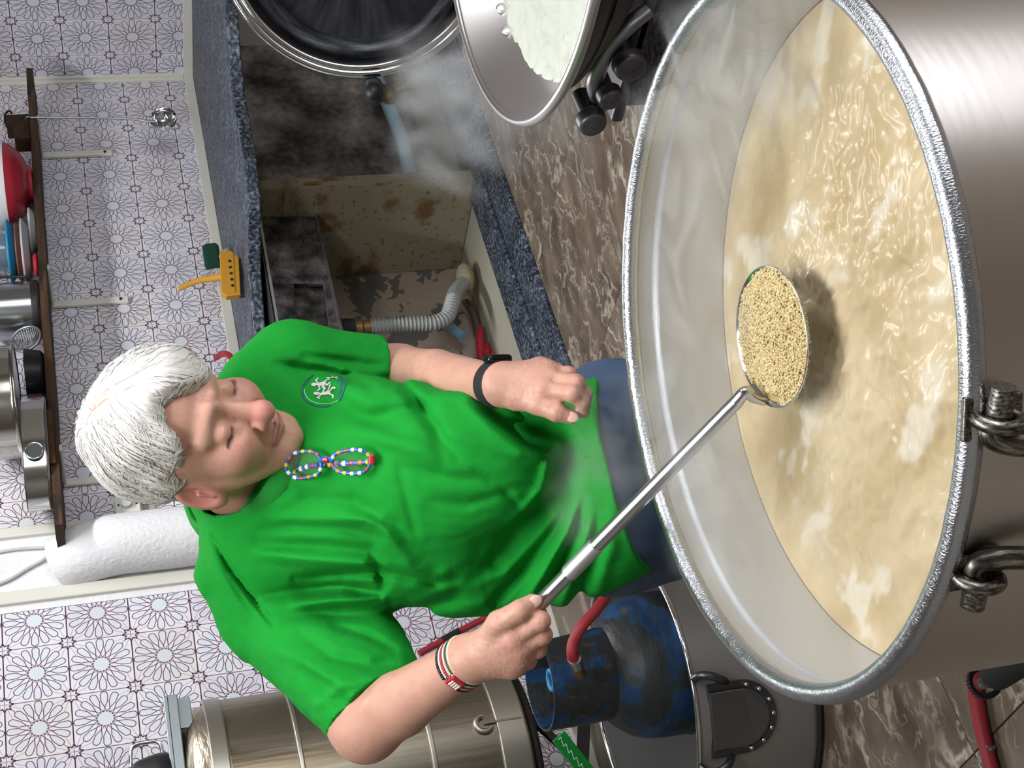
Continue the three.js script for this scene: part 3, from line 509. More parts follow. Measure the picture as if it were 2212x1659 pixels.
{ // red rag
  const o = atY(1050, 775, 0.03), t = thing('red_cloth', 'crumpled red rag on the recess floor', 'rag', o), m = std(0xa3202a, 0.8);
  const g = new THREE.IcosahedronGeometry(0.055, 4), P = g.attributes.position; for (let i = 0; i < P.count; i++) { const v = V3(P.getX(i), P.getY(i), P.getZ(i)), s = 1 + 0.5 * noise(v.x * 30, v.y * 30, v.z * 30); v.multiplyScalar(s); P.setXYZ(i, v.x * 1.1, v.y * 0.55, v.z); } g.computeVertexNormals(); part('bundle', g, m, t);
  part('loose_end', tube([V3(-0.01, 0.01, 0), V3(0.03, 0.02, 0.03), V3(0.085, 0.012, 0.055), V3(0.12, 0.002, 0.05)], (s) => 0.022 - 0.008 * s, 20, 8), m, t);
}
// ---------------------------------------------------------------- on the counter
{
  const z = -3.94, o = atZ(492, 592, z).add(V3(0, 0.012, 0)), t = thing('squeegee', 'yellow plastic squeegee leaning on the wall behind the worktop', 'squeegee', o), k = (x, y, zz = z) => atZ(x, y, zz).sub(o).add(V3(0, 0.012, 0)), m = std(0xc08a2c, 0.45);
  const s = new THREE.Shape(); const q = [k(483, 548), k(505, 546), k(521, 560), k(525, 638), k(497, 642), k(487, 636)]; q.forEach((p, i) => i ? s.lineTo(p.x, p.y) : s.moveTo(p.x, p.y)); s.closePath();
  part('head', new THREE.ExtrudeGeometry(s, { depth: 0.018, bevelEnabled: true, bevelSize: 0.003, bevelThickness: 0.003, bevelSegments: 2 }).translate(0, 0, -0.01), m, t);
  for (let i = 0; i < 5; i++) { const p = k(503 + i * 1.6, 568 + i * 13.2); part('hole', cyl([p.x, p.y, 0.008], [p.x, p.y, 0.0125], 0.0062, 0.0062, 8), M.black, t); }
  part('groove', bar([k(511, 552).x, k(511, 552).y, 0.0112], [k(515, 636).x, k(515, 636).y, 0.0112], 0.003, 0.003), std(0x8f6420, 0.6), t);
  part('rubber_blade', bar([k(524, 558).x, k(524, 558).y, -0.002], [k(530, 640).x, k(530, 640).y, -0.002], 0.012, 0.02), M.rubber, t);
  part('handle', tube([k(490, 596), k(470, 600, -3.97), k(435, 606, -4.03), k(410, 616, -4.08), k(396, 623, -4.11)], (u) => mix(0.014, 0.010, u), 30, 12), m, t);
}
{
  const o = atZ(464, 553, -4.27).add(V3(0, 0.012, 0)), t = thing('scouring_pad', 'dark green scouring pad on the worktop trim', 'scourer', o), m = std(0x1d5a45, 0.95, 0, { bumpMap: rep(bumpTex, 3, 3), bumpScale: 0.006 });
  const g = box(0.115, 0.066, 0.05, 0.016, 5), P = g.attributes.position; for (let i = 0; i < P.count; i++) { const v = 1 + 0.12 * noise(P.getX(i) * 60, P.getY(i) * 60, P.getZ(i) * 60); P.setXYZ(i, P.getX(i) * v, P.getY(i) * v, P.getZ(i) * v); } g.computeVertexNormals(); part('pad', g, m, t);
  const o2 = atZ(490, 553, -4.17).sub(o), g2 = new THREE.IcosahedronGeometry(0.03, 3), Q = g2.attributes.position; for (let i = 0; i < Q.count; i++) { const v = 1 + 0.35 * noise(Q.getX(i) * 50, Q.getY(i) * 50, Q.getZ(i) * 50); Q.setXYZ(i, Q.getX(i) * v, Q.getY(i) * v, Q.getZ(i) * v); } g2.computeVertexNormals(); part('wad', g2.translate(o2.x, o2.y, o2.z), std(0x9c9685, 0.9), t, null, 'pale crumpled wad beside the pad');
}
single('red_spout', tube([atZ(468, 772, -4.32), atZ(478, 765, -4.28), atZ(492, 766, -4.22), atZ(508, 785, -4.17), atZ(516, 815, -4.14)], 0.0125, 24, 10), std(0xa01f2b, 0.5), 'short red hose end rising from the worktop', 'hose');
// ---------------------------------------------------------------- shelf and what stands on it
const SH = 1.70;
{
  const t = thing('wall_shelf', 'weathered wooden plank shelf on pale brackets', 'shelf', [4.0, SH, -4.30]);
  const g = box(2.44, 0.028, 0.235, 0.004, 2); const P = g.attributes.position; part('plank', (() => { const q = new THREE.BoxGeometry(2.44, 0.028, 0.235, 60, 2, 6), A = q.attributes.position; for (let i = 0; i < A.count; i++) { const x = A.getX(i), s = clamp((1.22 - x) / 0.5); A.setZ(i, A.getZ(i) + (A.getZ(i) > 0 ? 0.006 * noise(x * 5, 1, 2) - 0.02 * clamp((x - 0.9) / 0.3) : 0)); A.setY(i, A.getY(i) + 0.004 * noise(x * 3, A.getZ(i) * 9, 5)); } q.computeVertexNormals(); return metricUV(q, 0.9); })().translate(0.02, -0.014, 0), M.wood, t);
  part('pale_batten', box(0.24, 0.02, 0.012, 0.002).translate(-0.83, -0.008, 0.128), std(0xa98c60, 0.8, 0, { map: woodTex }), t, null, 'strip of paler bare wood on the shelf edge');
  for (const x of [4.92, 4.03, 3.145]) { const k = part('bracket', boxBetween([-0.016, -0.33, -0.15], [0.016, -0.03, -0.135], 0.003), M.trim, t, [x - 4.0, 0, 0.012]); part('bracket_arm', boxBetween([-0.014, -0.04, -0.15], [0.014, -0.03, 0.08], 0.003), M.trim, t, [x - 4.0, 0, 0.012]); part('bracket_screw', cyl([0, -0.30, -0.135], [0, -0.30, -0.13], 0.006, 0.006, 10), M.iron, t, [x - 4.0, 0, 0.012]); }
}
const sz = -4.31;
{ const t = thing('hook_block', 'old wooden block with a wire hook at the shelf end', 'block', [4.885, SH, -4.28]); const m = std(0x84673c, 0.8, 0, { map: woodTex }); part('block', boxBetween([-0.06, 0.003, -0.04], [0.025, 0.068, 0.04], 0.004), m, t); part('block', boxBetween([0.027, 0.003, -0.04], [0.095, 0.098, 0.04], 0.004), std(0x6a563a, 0.8, 0, { map: woodTex }), t); part('wire_hook', tube([V3(0.06, 0.098, 0), V3(0.10, 0.105, 0), V3(0.15, 0.10, 0), V3(0.165, 0.085, 0), V3(0.15, 0.075, 0)], 0.005, 24, 8), M.iron, t); }
{ const t = thing('grey_tin', 'dull grey tin box behind the red bowl', 'tin', [4.69, SH, -4.415]); part('tin_body', box(0.13, 0.20, 0.03, 0.006).translate(0, 0.103, 0), std(0x8f908a, 0.5, 0.5, { map: grimeTex }), t); part('tin_lid', box(0.134, 0.02, 0.034, 0.005).translate(0, 0.212, 0), M.steelDull, t); }
{ const t = thing('red_bowl', 'red enamel bowl with white rim on the shelf', 'bowl', [4.50, SH, -4.20]); part('bowl_outside', lathe(rounded([[0.001, 0.016], [0.06, 0.016], [0.062, 0.002], [0.07, 0.002], [0.074, 0.018], [0.12, 0.036], [0.160, 0.075], [0.172, 0.104]], 0.02, 5), 64), std(0x9c2230, 0.35), t); part('white_rim', lathe([[0.172, 0.104], [0.182, 0.13], [0.186, 0.16], [0.182, 0.162], [0.170, 0.112], [0.16, 0.092], [0.11, 0.045], [0.001, 0.025]], 64), std(0xe6e8ea, 0.3), t, null, 'white inside and rim'); }
{ const mk = (n, l, c, r, h, y, col, x = 4.19, tilt = 0) => { const m = single(n, lathe(rounded([[0.001, 0], [r * 0.7, 0], [r, h * 0.75], [r, h], [r - 0.006, h], [r * 0.68, 0.006], [0.001, 0.006]], 0.008), 48), std(col, 0.4), l, c, [x, y, sz + 0.03], 'dishes stacked on the shelf'); m.rotation.z = tilt; return m; };
  mk('white_dish', 'white dish at the bottom of the shelf stack', 'dish', 0.10, 0.028, SH + 0.002, 0xc9cbcf, 4.30); mk('white_tray', 'round white tray under the brown dish', 'tray', 0.135, 0.03, SH + 0.031, 0xb9bcc2, 4.19); mk('brown_dish', 'reddish brown dish between white tray and blue bowl', 'dish', 0.115, 0.022, SH + 0.062, 0x8d5444, 4.195); mk('blue_bowl', 'bright blue plastic bowl atop the shelf stack', 'bowl', 0.13, 0.03, SH + 0.085, 0x2a8fc4, 4.195); }
single('glass_jug', lathe(rounded([[0.001, 0.002], [0.07, 0.002], [0.075, 0.06], [0.066, 0.12], [0.07, 0.16], [0.066, 0.16], [0.062, 0.12], [0.07, 0.06], [0.066, 0.008], [0.001, 0.008]], 0.01), 40), std(0xa9bccb, 0.15, 0, { transmission: 0.7, thickness: 0 }), 'bluish glass jug standing in the blue bowl', 'jug', [4.195, SH + 0.094, sz + 0.03]);
{ const t = thing('steel_pot', 'upright steel pot with black wire handle between dishes and strainer', 'pot', [3.885, SH, sz + 0.02]); part('pot_body', lathe(rounded([[0.001, 0.002], [0.105, 0.002], [0.112, 0.02], [0.112, 0.19], [0.117, 0.195], [0.110, 0.195], [0.107, 0.02], [0.001, 0.01]], 0.01), 60), std(0x9fa3a8, 0.22, 1), t); part('base_band', lathe([[0.1125, 0.012], [0.1145, 0.014], [0.1145, 0.034], [0.1125, 0.036]], 60), M.black, t); part('wire_handle', tube([V3(0.11, 0.05, 0.02), V3(0.145, 0.055, 0.03), V3(0.152, 0.1, 0.03), V3(0.148, 0.17, 0.03), V3(0.11, 0.175, 0.02)], 0.006, 30, 8), M.black, t); }
single('red_saucer', lathe(rounded([[0.001, 0.002], [0.04, 0.002], [0.048, 0.012], [0.036, 0.02], [0.001, 0.022]], 0.006), 40), std(0xb22433, 0.4), 'small red saucer lying in front of the steel pot', 'saucer', [4.062, SH, -4.225]);
{ const t = thing('strainer', 'round wire-mesh strainer with wooden handle on the shelf', 'strainer', [3.703, SH, sz + 0.06]); const c = V3(0, 0.064, 0.0);
  part('hoop', new THREE.TorusGeometry(0.058, 0.005, 10, 50).rotateX(-0.35).translate(c.x, c.y, c.z), M.steelDull, t);
  const w = []; for (let i = -6; i <= 6; i++) { const o = i * 0.0086, L = Math.sqrt(Math.max(0, 0.056 ** 2 - o * o)); if (L < 0.01) continue; const sag = (k) => -0.03 * (1 - (o * o + k * k) / 0.00314); w.push(tube([V3(o, -L, sag(L)), V3(o, 0, sag(0)), V3(o, L, sag(L))], 0.0011, 8, 4)); w.push(tube([V3(-L, o, sag(L)), V3(0, o, sag(0)), V3(L, o, sag(L))], 0.0011, 8, 4)); }
  part('mesh', merged(w).rotateX(-0.35).translate(c.x, c.y, c.z), M.steelDull, t);
  part('handle', bar([-0.03, 0.115, -0.012], [-0.055, 0.235, 0.03], 0.018, 0.012), std(0x8b7c64, 0.7), t);
}
{ // pans nested at the end of the shelf
  const t = thing('steel_pan', 'large polished steel pan stacked over the shallow tray', 'pan', [3.38, SH + 0.096, -4.222]);
  part('pan_body', lathe(rounded([[0.001, 0.004], [0.205, 0.004], [0.21, 0.0], [0.217, 0.004], [0.206, 0.012], [0.204, 0.11], [0.001, 0.112]], 0.01), 72), std(0xb9b6b0, 0.16, 1), t); t.rotation.z = 0.012;
  const d = thing('frying_pan', 'black frying pan wedged beside the shallow steel tray', 'pan', [3.54, SH + 0.002, -4.27]);
  part('pan_body', lathe(rounded([[0.001, 0], [0.085, 0], [0.103, 0.07], [0.099, 0.07], [0.082, 0.006], [0.001, 0.006]], 0.015), 60), std(0x15171c, 0.35), d);
  const b = thing('steel_tray', 'shallow polished steel roasting tin with oval end handle', 'tray', [3.185, SH + 0.002, sz + 0.04]);
  part('tray_body', lathe(rounded([[0.001, 0.0], [0.235, 0.0], [0.242, 0.01], [0.242, 0.085], [0.247, 0.088], [0.238, 0.088], [0.236, 0.012], [0.001, 0.006]], 0.008), 80).scale(1, 1, 0.6), std(0xc3c3c2, 0.13, 1), b);
  const hg = new THREE.TorusGeometry(0.034, 0.004, 8, 40).scale(1, 0.85, 1); part('handle_ring', hg.translate(-0.10, 0.046, 0.138), M.chrome, b); part('handle_plate', new THREE.CircleGeometry(0.031, 30).scale(1, 0.85, 1).translate(-0.10, 0.046, 0.139), std(0x9fb0b4, 0.25, 1), b); b.children[2].rotation.y = -0.0;
}
{ // ladle hanging from the shelf edge
  const o = atZ(352, 255, -4.19), t = thing('hanging_ladle', 'small steel ladle hanging below the shelf on a thin handle', 'ladle', o), top = atZ(66, 254, -4.18).sub(o), R = 0.06;
  part('bowl', lathe(rounded([[0.001, -R], [R * 0.6, -R * 0.82], [R * 0.95, -R * 0.35], [R, 0.004], [R - 0.003, 0.004], [R * 0.9, -R * 0.33], [R * 0.56, -R * 0.76], [0.001, -R * 0.93]], 0.02, 5), 40).rotateX(1.35).rotateZ(0.5), M.chrome, t);
  part('handle', tube([V3(-0.02, 0.03, 0.0), V3(-0.012, 0.07, -0.004), V3(0.0, 0.11, -0.004), top.clone().multiplyScalar(0.6), top], 0.0045, 30, 8), M.steelDull, t);
  part('hook', tube([top, top.clone().add(V3(0, 0.014, 0.004)), top.clone().add(V3(0.002, 0.02, -0.012)), top.clone().add(V3(0.002, 0.012, -0.02))], 0.004, 16, 8), M.steelDull, t);
}
// ---------------------------------------------------------------- flue pipe, cables, switch
{
  const t = thing('flue_pipe', 'whitewashed flue pipe bending into the wall between the trims', 'pipe', [2.815, 0.965, -4.37]);
  const g = tube([V3(0, 0, 0), V3(0, 0.2, 0), V3(0, 0.42, 0), V3(0, 0.56, -0.004), V3(-0.005, 0.66, -0.035), V3(-0.012, 0.72, -0.075)], (s) => 0.112 - 0.004 * s, 60, 40), P = g.attributes.position; for (let i = 0; i < P.count; i++) { const k = 1 + 0.018 * noise(P.getX(i) * 14, P.getY(i) * 9, P.getZ(i) * 14); P.setX(i, P.getX(i) * k); P.setZ(i, P.getZ(i) * k); } for (let i = 0; i < P.count; i++) P.setZ(i, Math.max(P.getZ(i), ZB + 0.0135 + 4.37)); g.computeVertexNormals(); part('pipe_body', g, M.whitewash, t);
  const f = []; for (let k = 0; k < 46; k++) { const a = rnd(0.2, 2.95), s = rnd(0.010, 0.024); f.push(new THREE.IcosahedronGeometry(s, 1).scale(1, 0.8, 0.6).translate(-0.012 + 0.113 * Math.cos(a), 0.655 + 0.095 * Math.sin(a) * 0.9 + rnd(-0.01, 0.01), -0.062 + 0.012 * Math.sin(a))); }
  part('foam_seal', merged(f), std(0xcfc8b4, 0.95), t, null, 'lumpy yellowish sealing foam');
}
single('wall_cable', tube([atZ(-20, 1196, ZB + 0.02), atZ(30, 1187, ZB + 0.022), atZ(70, 1184, ZB + 0.022), atZ(105, 1182, ZB + 0.022), atZ(135, 1174, ZB + 0.024), atZ(160, 1150, ZB + 0.05), atZ(182, 1133, ZB + 0.03)], 0.0055, 50, 8), std(0xc6c8c6, 0.6), 'white cable crossing the whitewashed strip above the flue', 'cable', [0, 0, 0], 'cables above the flue');
single('wall_cable', tube([atZ(-20, 1268, ZB + 0.02), atZ(20, 1252, ZB + 0.022), atZ(60, 1228, ZB + 0.022), atZ(95, 1208, ZB + 0.024), atZ(112, 1192, ZB + 0.03)], 0.006, 40, 8), std(0xbfc0bb, 0.6), 'grey cable sagging down to the top of the flue', 'cable', [0, 0, 0], 'cables above the flue');
{ const a = atZ(250, 1122, ZB + 0.03), b = atZ(302, 1074, ZB + 0.03), t = thing('wall_socket', 'old white wall switch box beside the shelf bracket', 'socket', [(a.x + b.x) / 2, (a.y + b.y) / 2, ZB + 0.01]); const w = Math.abs(a.x - b.x), h = Math.abs(a.y - b.y);
  part('box', box(w, h, 0.045, 0.006).translate(0, 0, 0.022), std(0xd7d6cf, 0.5), t); part('knob', cyl([0, 0.004, 0.044], [0, 0.004, 0.062], 0.02, 0.018, 20), std(0xbfc2be, 0.4), t); for (const s of [-1, 1]) part('screw', cyl([0.0, s * 0.032, 0.044], [0.0, s * 0.032, 0.047], 0.004, 0.004, 8), M.iron, t); part('patch', box(0.04, 0.045, 0.01, 0.003).translate(-w * 0.1, -h * 0.5 - 0.03, 0.008), std(0xa2978b, 0.8), t, null, 'bare brownish patch under the box'); }
// ---------------------------------------------------------------- steel boiler on an iron stand
const BO = V3(1.645, 0, -4.06), BR = 0.325;
{
  const t = thing('steel_boiler', 'tall dull steel boiler tank with raised bands', 'boiler', [BO.x, 0.40, BO.z]);
  const m = std(0xffffff, 0.36, 1, { map: patinaTex, bumpMap: rep(bumpTex, 3, 2), bumpScale: 0.0015 }), m2 = std(0xb9b5aa, 0.42, 1);
  part('tank', lathe(rounded([[0.001, 0.0], [BR - 0.01, 0.0], [BR, 0.02], [BR, 0.88], [BR - 0.025, 0.955], [BR - 0.09, 0.985], [0.001, 0.99]], 0.03, 5), 120), m, t);
  for (const [y, h] of [[0.855, 0.05], [0.655, 0.014], [0.285, 0.016], [0.01, 0.085]]) part('band', lathe(rounded([[BR - 0.002, y], [BR + 0.008, y + 0.002], [BR + 0.008, y + h], [BR - 0.002, y + h + 0.002]], 0.003), 120), m2, t);
  // welded lug
  const lug = atZ(1042, 1573, -3.76).sub(V3(BO.x, 0.40, BO.z)), ld = V3(lug.x, 0, lug.z).normalize(); const lp = ld.clone().multiplyScalar(BR + 0.006).setY(lug.y);
  part('lug', (() => { const g = new THREE.TorusGeometry(0.024, 0.008, 10, 30, Math.PI * 1.3); return g.applyQuaternion(new THREE.Quaternion().setFromUnitVectors(V3(0, 0, 1), ld)); })(), m2, t, lp.toArray());
  part('weld_seam', tube([lp, lp.clone().add(V3(0, -0.05, 0)), V3(ld.x * (BR + 0.008), 0.02, ld.z * (BR + 0.008))], 0.004, 16, 8), m2, t);
  // strap bracket on top
  const bm = std(0x9da5a8, 0.4, 0.85), c = atZ(392, 1530, -3.80).sub(V3(BO.x, 0.40, BO.z));
  part('bracket_plate', boxBetween([c.x - 0.05, 0.94, c.z - 0.03], [c.x + 0.045, 1.015, c.z - 0.024], 0.002), bm, t); part('bracket_shelf', boxBetween([c.x - 0.32, 0.975, c.z - 0.034], [c.x + 0.047, 1.015, c.z + 0.0], 0.003), bm, t); part('bracket_foot', boxBetween([c.x - 0.32, 1.0, c.z - 0.16], [c.x + 0.045, 1.006, c.z + 0.0], 0.002), bm, t);
  for (const dx of [-0.3, -0.02]) part('bracket_leg', boxBetween([c.x + dx - 0.012, 0.9, c.z - 0.13], [c.x + dx + 0.012, 1.0, c.z - 0.105], 0.003), bm, t);
  const k = thing('black_kettle', 'black kettle with chrome handle standing on the boiler bracket', 'kettle', [BO.x + c.x - 0.19, 1.411, BO.z + c.z - 0.07]);
  part('kettle_body', lathe(rounded([[0.001, 0], [0.085, 0], [0.09, 0.03], [0.075, 0.1], [0.04, 0.125], [0.001, 0.13]], 0.02), 48), M.black, k);
  part('chrome_handle', tube([V3(0.082, 0.02, 0.02), V3(0.115, 0.028, 0.03), V3(0.122, 0.06, 0.03), V3(0.115, 0.10, 0.03), V3(0.06, 0.11, 0.02)], 0.006, 30, 10), M.chrome, k);
}
{
  const t = thing('boiler_stand', 'black angle-iron stand with braces under the boiler', 'stand', [BO.x, 0, BO.z]), L = 0.25;
  part('top_ring', new THREE.TorusGeometry(0.29, 0.014, 10, 50).rotateX(Math.PI / 2).translate(0, 0.384, 0), M.iron, t);
  for (const [sx, sy] of [[1, 1], [-1, 1], [-1, -1], [1, -1]]) part('leg', bar([sx * L, 0.002, sy * L], [sx * L * 0.82, 0.385, sy * L * 0.82], 0.03, 0.03, V3(1, 0, 0)), M.iron, t);
  const B = V3(BO.x, 0, BO.z), z = -3.83, pr = (x, y) => atZ(x, y, z).sub(B);
  part('brace', bar(pr(1143, 1548), pr(1275, 1668), 0.022, 0.022), M.iron, t); part('brace', bar(pr(1146, 1602), pr(1143, 1545), 0.02, 0.02), M.iron, t); part('rail', bar(pr(1262, 1555), pr(1256, 1700), 0.03, 0.034), M.iron, t); part('rail', bar(pr(1268, 1430), pr(1262, 1560), 0.026, 0.03), M.iron, t);
  part('drain_stub', cyl(pr(1150, 1475), pr(1178, 1488), 0.035, 0.032), std(0x3a352f, 0.6, 0.6), t);
}
{ const a = at(1206, 1590, 3.72), b = at(1285, 1690, 3.72), t = thing('green_strip', 'bright green plastic strip leaning in front of the iron stand', 'strip', a), d = b.clone().sub(a); part('strip', bar([0, 0, 0], d, 0.012, 0.042), std(0x0d8a34, 0.4), t); const zz = []; for (let i = 0; i < 14; i++) { const u = i / 14, v = (i + 1) / 14, n = V3(0, 0.012, 0); zz.push(cyl(d.clone().multiplyScalar(u).addScaledVector(RGT, i % 2 ? 0.008 : -0.008).addScaledVector(FWD, -0.008), d.clone().multiplyScalar(v).addScaledVector(RGT, i % 2 ? -0.008 : 0.008).addScaledVector(FWD, -0.008), 0.0012, 0.0012, 5)); } part('white_stitching', merged(zz), std(0xd8e6da, 0.6), t); part('prop', bar(d, V3(d.x, -a.y + 0.003, d.z), 0.02, 0.02, V3(1, 0, 0)), M.iron, t); }
// ---------------------------------------------------------------- gas bottle standing in a steel tub
const TUB = V3(1.356, 0, -3.04), TR = 0.355, THt = 0.31;
{
  const t = thing('steel_tub', 'large steel tub with riveted handle plate around the gas bottle', 'tub', TUB), m = std(0x9a9999, 0.48, 0.75);
  part('tub_wall', lathe(rounded([[0.001, 0.002], [TR - 0.02, 0.002], [TR - 0.006, 0.02], [TR - 0.006, THt - 0.004], [TR - 0.010, THt - 0.004], [TR - 0.010, 0.024], [TR - 0.024, 0.008], [0.001, 0.008]], 0.012, 5), 120), m, t);
  part('rolled_rim', new THREE.TorusGeometry(TR - 0.007, 0.006, 10, 140).rotateX(Math.PI / 2).translate(0, THt, 0), M.chrome, t);
  part('base_bead', new THREE.TorusGeometry(TR - 0.006, 0.005, 8, 120).rotateX(Math.PI / 2).translate(0, 0.012, 0), M.iron, t);
  // handle plate facing the camera
  const hit = (x, y) => { const d = ray(x, y), ox = EYE.x - TUB.x, oz = EYE.z - TUB.z, a = d.x * d.x + d.z * d.z, b = ox * d.x + oz * d.z, c = ox * ox + oz * oz - TR * TR; return EYE.clone().addScaledVector(d, (-b - Math.sqrt(Math.max(0, b * b - a * c))) / a).sub(TUB); };
  const c = hit(1605, 1550), ph = Math.atan2(c.x, c.z), bend = (g) => { const P = g.attributes.position; for (let i = 0; i < P.count; i++) { const a = ph + P.getX(i) / TR, r = TR - 0.005 + P.getZ(i); P.setXYZ(i, r * Math.sin(a), c.y + P.getY(i), r * Math.cos(a)); } g.computeVertexNormals(); return g; };
  const U = (w, h) => { const s = new THREE.Shape(); s.moveTo(-w, h); s.lineTo(-w, 0); for (let k = 0; k <= 20; k++) { const a = Math.PI + k / 20 * Math.PI; s.lineTo(w * Math.cos(a), w * Math.sin(a)); } s.lineTo(w, h); s.closePath(); return s; };
  part('handle_plate', bend(new THREE.ExtrudeGeometry(U(0.082, 0.075), { depth: 0.004, bevelEnabled: true, bevelSize: 0.002, bevelThickness: 0.002, bevelSegments: 2, curveSegments: 20 }).translate(0, 0, 0.0)), std(0x54575c, 0.35, 0.9), t); part('plate_hollow', bend(new THREE.ExtrudeGeometry(U(0.062, 0.07), { depth: 0.004, bevelEnabled: true, bevelSize: 0.003, bevelThickness: 0.003, bevelSegments: 2, curveSegments: 20 }).translate(0, 0.002, 0.004)), std(0x7a7f86, 0.25, 1), t);
  const rv = new THREE.SphereGeometry(0.006, 10, 8); for (let k = 0; k < 7; k++) { const a = Math.PI + (k + 0.5) / 7 * Math.PI; part('rivet', bend(rv.clone().translate(0.073 * Math.cos(a), 0.073 * Math.sin(a), 0.008)), M.steel, t); }
  for (const s of [-1, 1]) part('handle', bend(tube([V3(s * 0.085, 0.03, 0.004), V3(s * 0.09, 0.05, 0.028), V3(s * 0.10, 0.075, 0.032), V3(s * 0.105, 0.095, 0.02), V3(s * 0.10, 0.105, 0.004)], 0.009, 24, 10)), std(0x5a5c60, 0.35, 0.9), t);
}
const dirB = ray(1300, 1452).setY(0).normalize(), GB = V3(0, 0.012, 0).addScaledVector(dirB, 3.165), GR = 0.168;
{
  const t = thing('gas_bottle', 'scuffed dark blue gas bottle with collar standing in the tub', 'gas bottle', GB), m = std(0xffffff, 0.5, 0.1, { map: paintTex, bumpMap: bumpTex, bumpScale: 0.002 });
  part('cylinder', lathe(rounded([[0.001, 0.0], [GR - 0.03, 0.0], [GR - 0.004, 0.03], [GR, 0.06], [GR, 0.33], [GR - 0.010, 0.385], [GR - 0.05, 0.438], [0.07, 0.46], [0.001, 0.46]], 0.04, 6), 96), m, t);
  part('weld_band', new THREE.TorusGeometry(GR, 0.004, 8, 90).rotateX(Math.PI / 2).translate(0, 0.25, 0), m, t);
  // collar: an open ring with a gap for the hose
  const th = Math.atan2(RGT.z, RGT.x), p = [], idx = [], uv = [], n = 80, A0 = th - 0.35 + 0.55, span = Math.PI * 2 - 1.0; const prof = (u) => { const e = Math.min(u, 1 - u) * span; return 0.135 * sstep(0, 0.25, e) * (1 - 0.0 * u); };
  const ring = (r, dy) => { for (let i = 0; i <= n; i++) { const u = i / n, a = A0 + u * span, top = 0.44 + 0.02 + prof(u) * 1.0; p.push(r * Math.cos(a), 0.425, r * Math.sin(a), r * 1.02 * Math.cos(a), top, r * 1.02 * Math.sin(a)); uv.push(u, 0, u, 0.4); } };
  ring(0.110, 0); ring(0.105, 0); const q = (n + 1) * 2; for (let i = 0; i < n; i++) { const a = i * 2, b = q + i * 2; idx.push(a, a + 1, a + 3, a, a + 3, a + 2, b, b + 3, b + 1, b, b + 2, b + 3, a + 1, b + 1, b + 3, a + 1, b + 3, a + 3); }
  for (const i of [0, n]) { const a = i * 2, b = q + i * 2; idx.push(a, b, b + 1, a, b + 1, a + 1); }
  const cg = new THREE.BufferGeometry(); cg.setAttribute('position', new THREE.Float32BufferAttribute(p, 3)); cg.setAttribute('uv', new THREE.Float32BufferAttribute(uv, 2)); cg.setIndex(idx); part('collar', toCreasedNormals(cg, 0.7), m, t);
  part('valve', cyl([0, 0.455, 0], [0, 0.52, 0], 0.018, 0.016, 16), M.brass, t); part('regulator', lathe(rounded([[0.001, 0], [0.038, 0], [0.04, 0.02], [0.001, 0.03]], 0.008), 30).translate(0, 0.52, 0), std(0x8f9498, 0.4, 0.6), t); part('tap_wheel', new THREE.TorusGeometry(0.022, 0.006, 8, 24).rotateX(Math.PI / 2).translate(0, 0.565, 0), std(0x3f86b8, 0.5), t);
}
{ const o = at(1246, 1437, 3.02), t = thing('gas_hose', 'red rubber gas hose with steel clamp running from the gas bottle', 'hose', o), k = (x, y, D) => at(x, y, D).sub(o); part('hose', tube([k(1246, 1437, 3.04), k(1236, 1412, 3.0), k(1238, 1388, 3.0), k(1258, 1352, 3.0), k(1292, 1312, 3.02), k(1318, 1268, 3.06), k(1322, 1200, 3.1)], 0.0125, 50, 12), M.redHose, t); part('clamp', cyl(k(1246, 1437, 3.04), k(1240, 1421, 3.01), 0.0155, 0.0155, 14), M.steel, t); part('tailpiece', cyl(k(1246, 1437, 3.04), k(1252, 1455, 3.08), 0.012, 0.014, 12), M.brass, t); }
{ const z = -4.38, o = atZ(915, 1407, z), t = thing('wall_hose', 'red gas hose with black tape running down the tiled wall', 'hose', o), k = (x, y) => atZ(x, y, z).sub(o); part('hose', tube([k(905, 1412), k(950, 1388), k(1000, 1360), k(1060, 1330), k(1150, 1292), k(1230, 1278), k(1268, 1300), k(1300, 1340), k(1330, 1400)], 0.0125, 60, 10), M.redHose, t); part('tape', cyl(k(955, 1385), k(992, 1364), 0.0145, 0.0145, 12), M.rubber, t); }
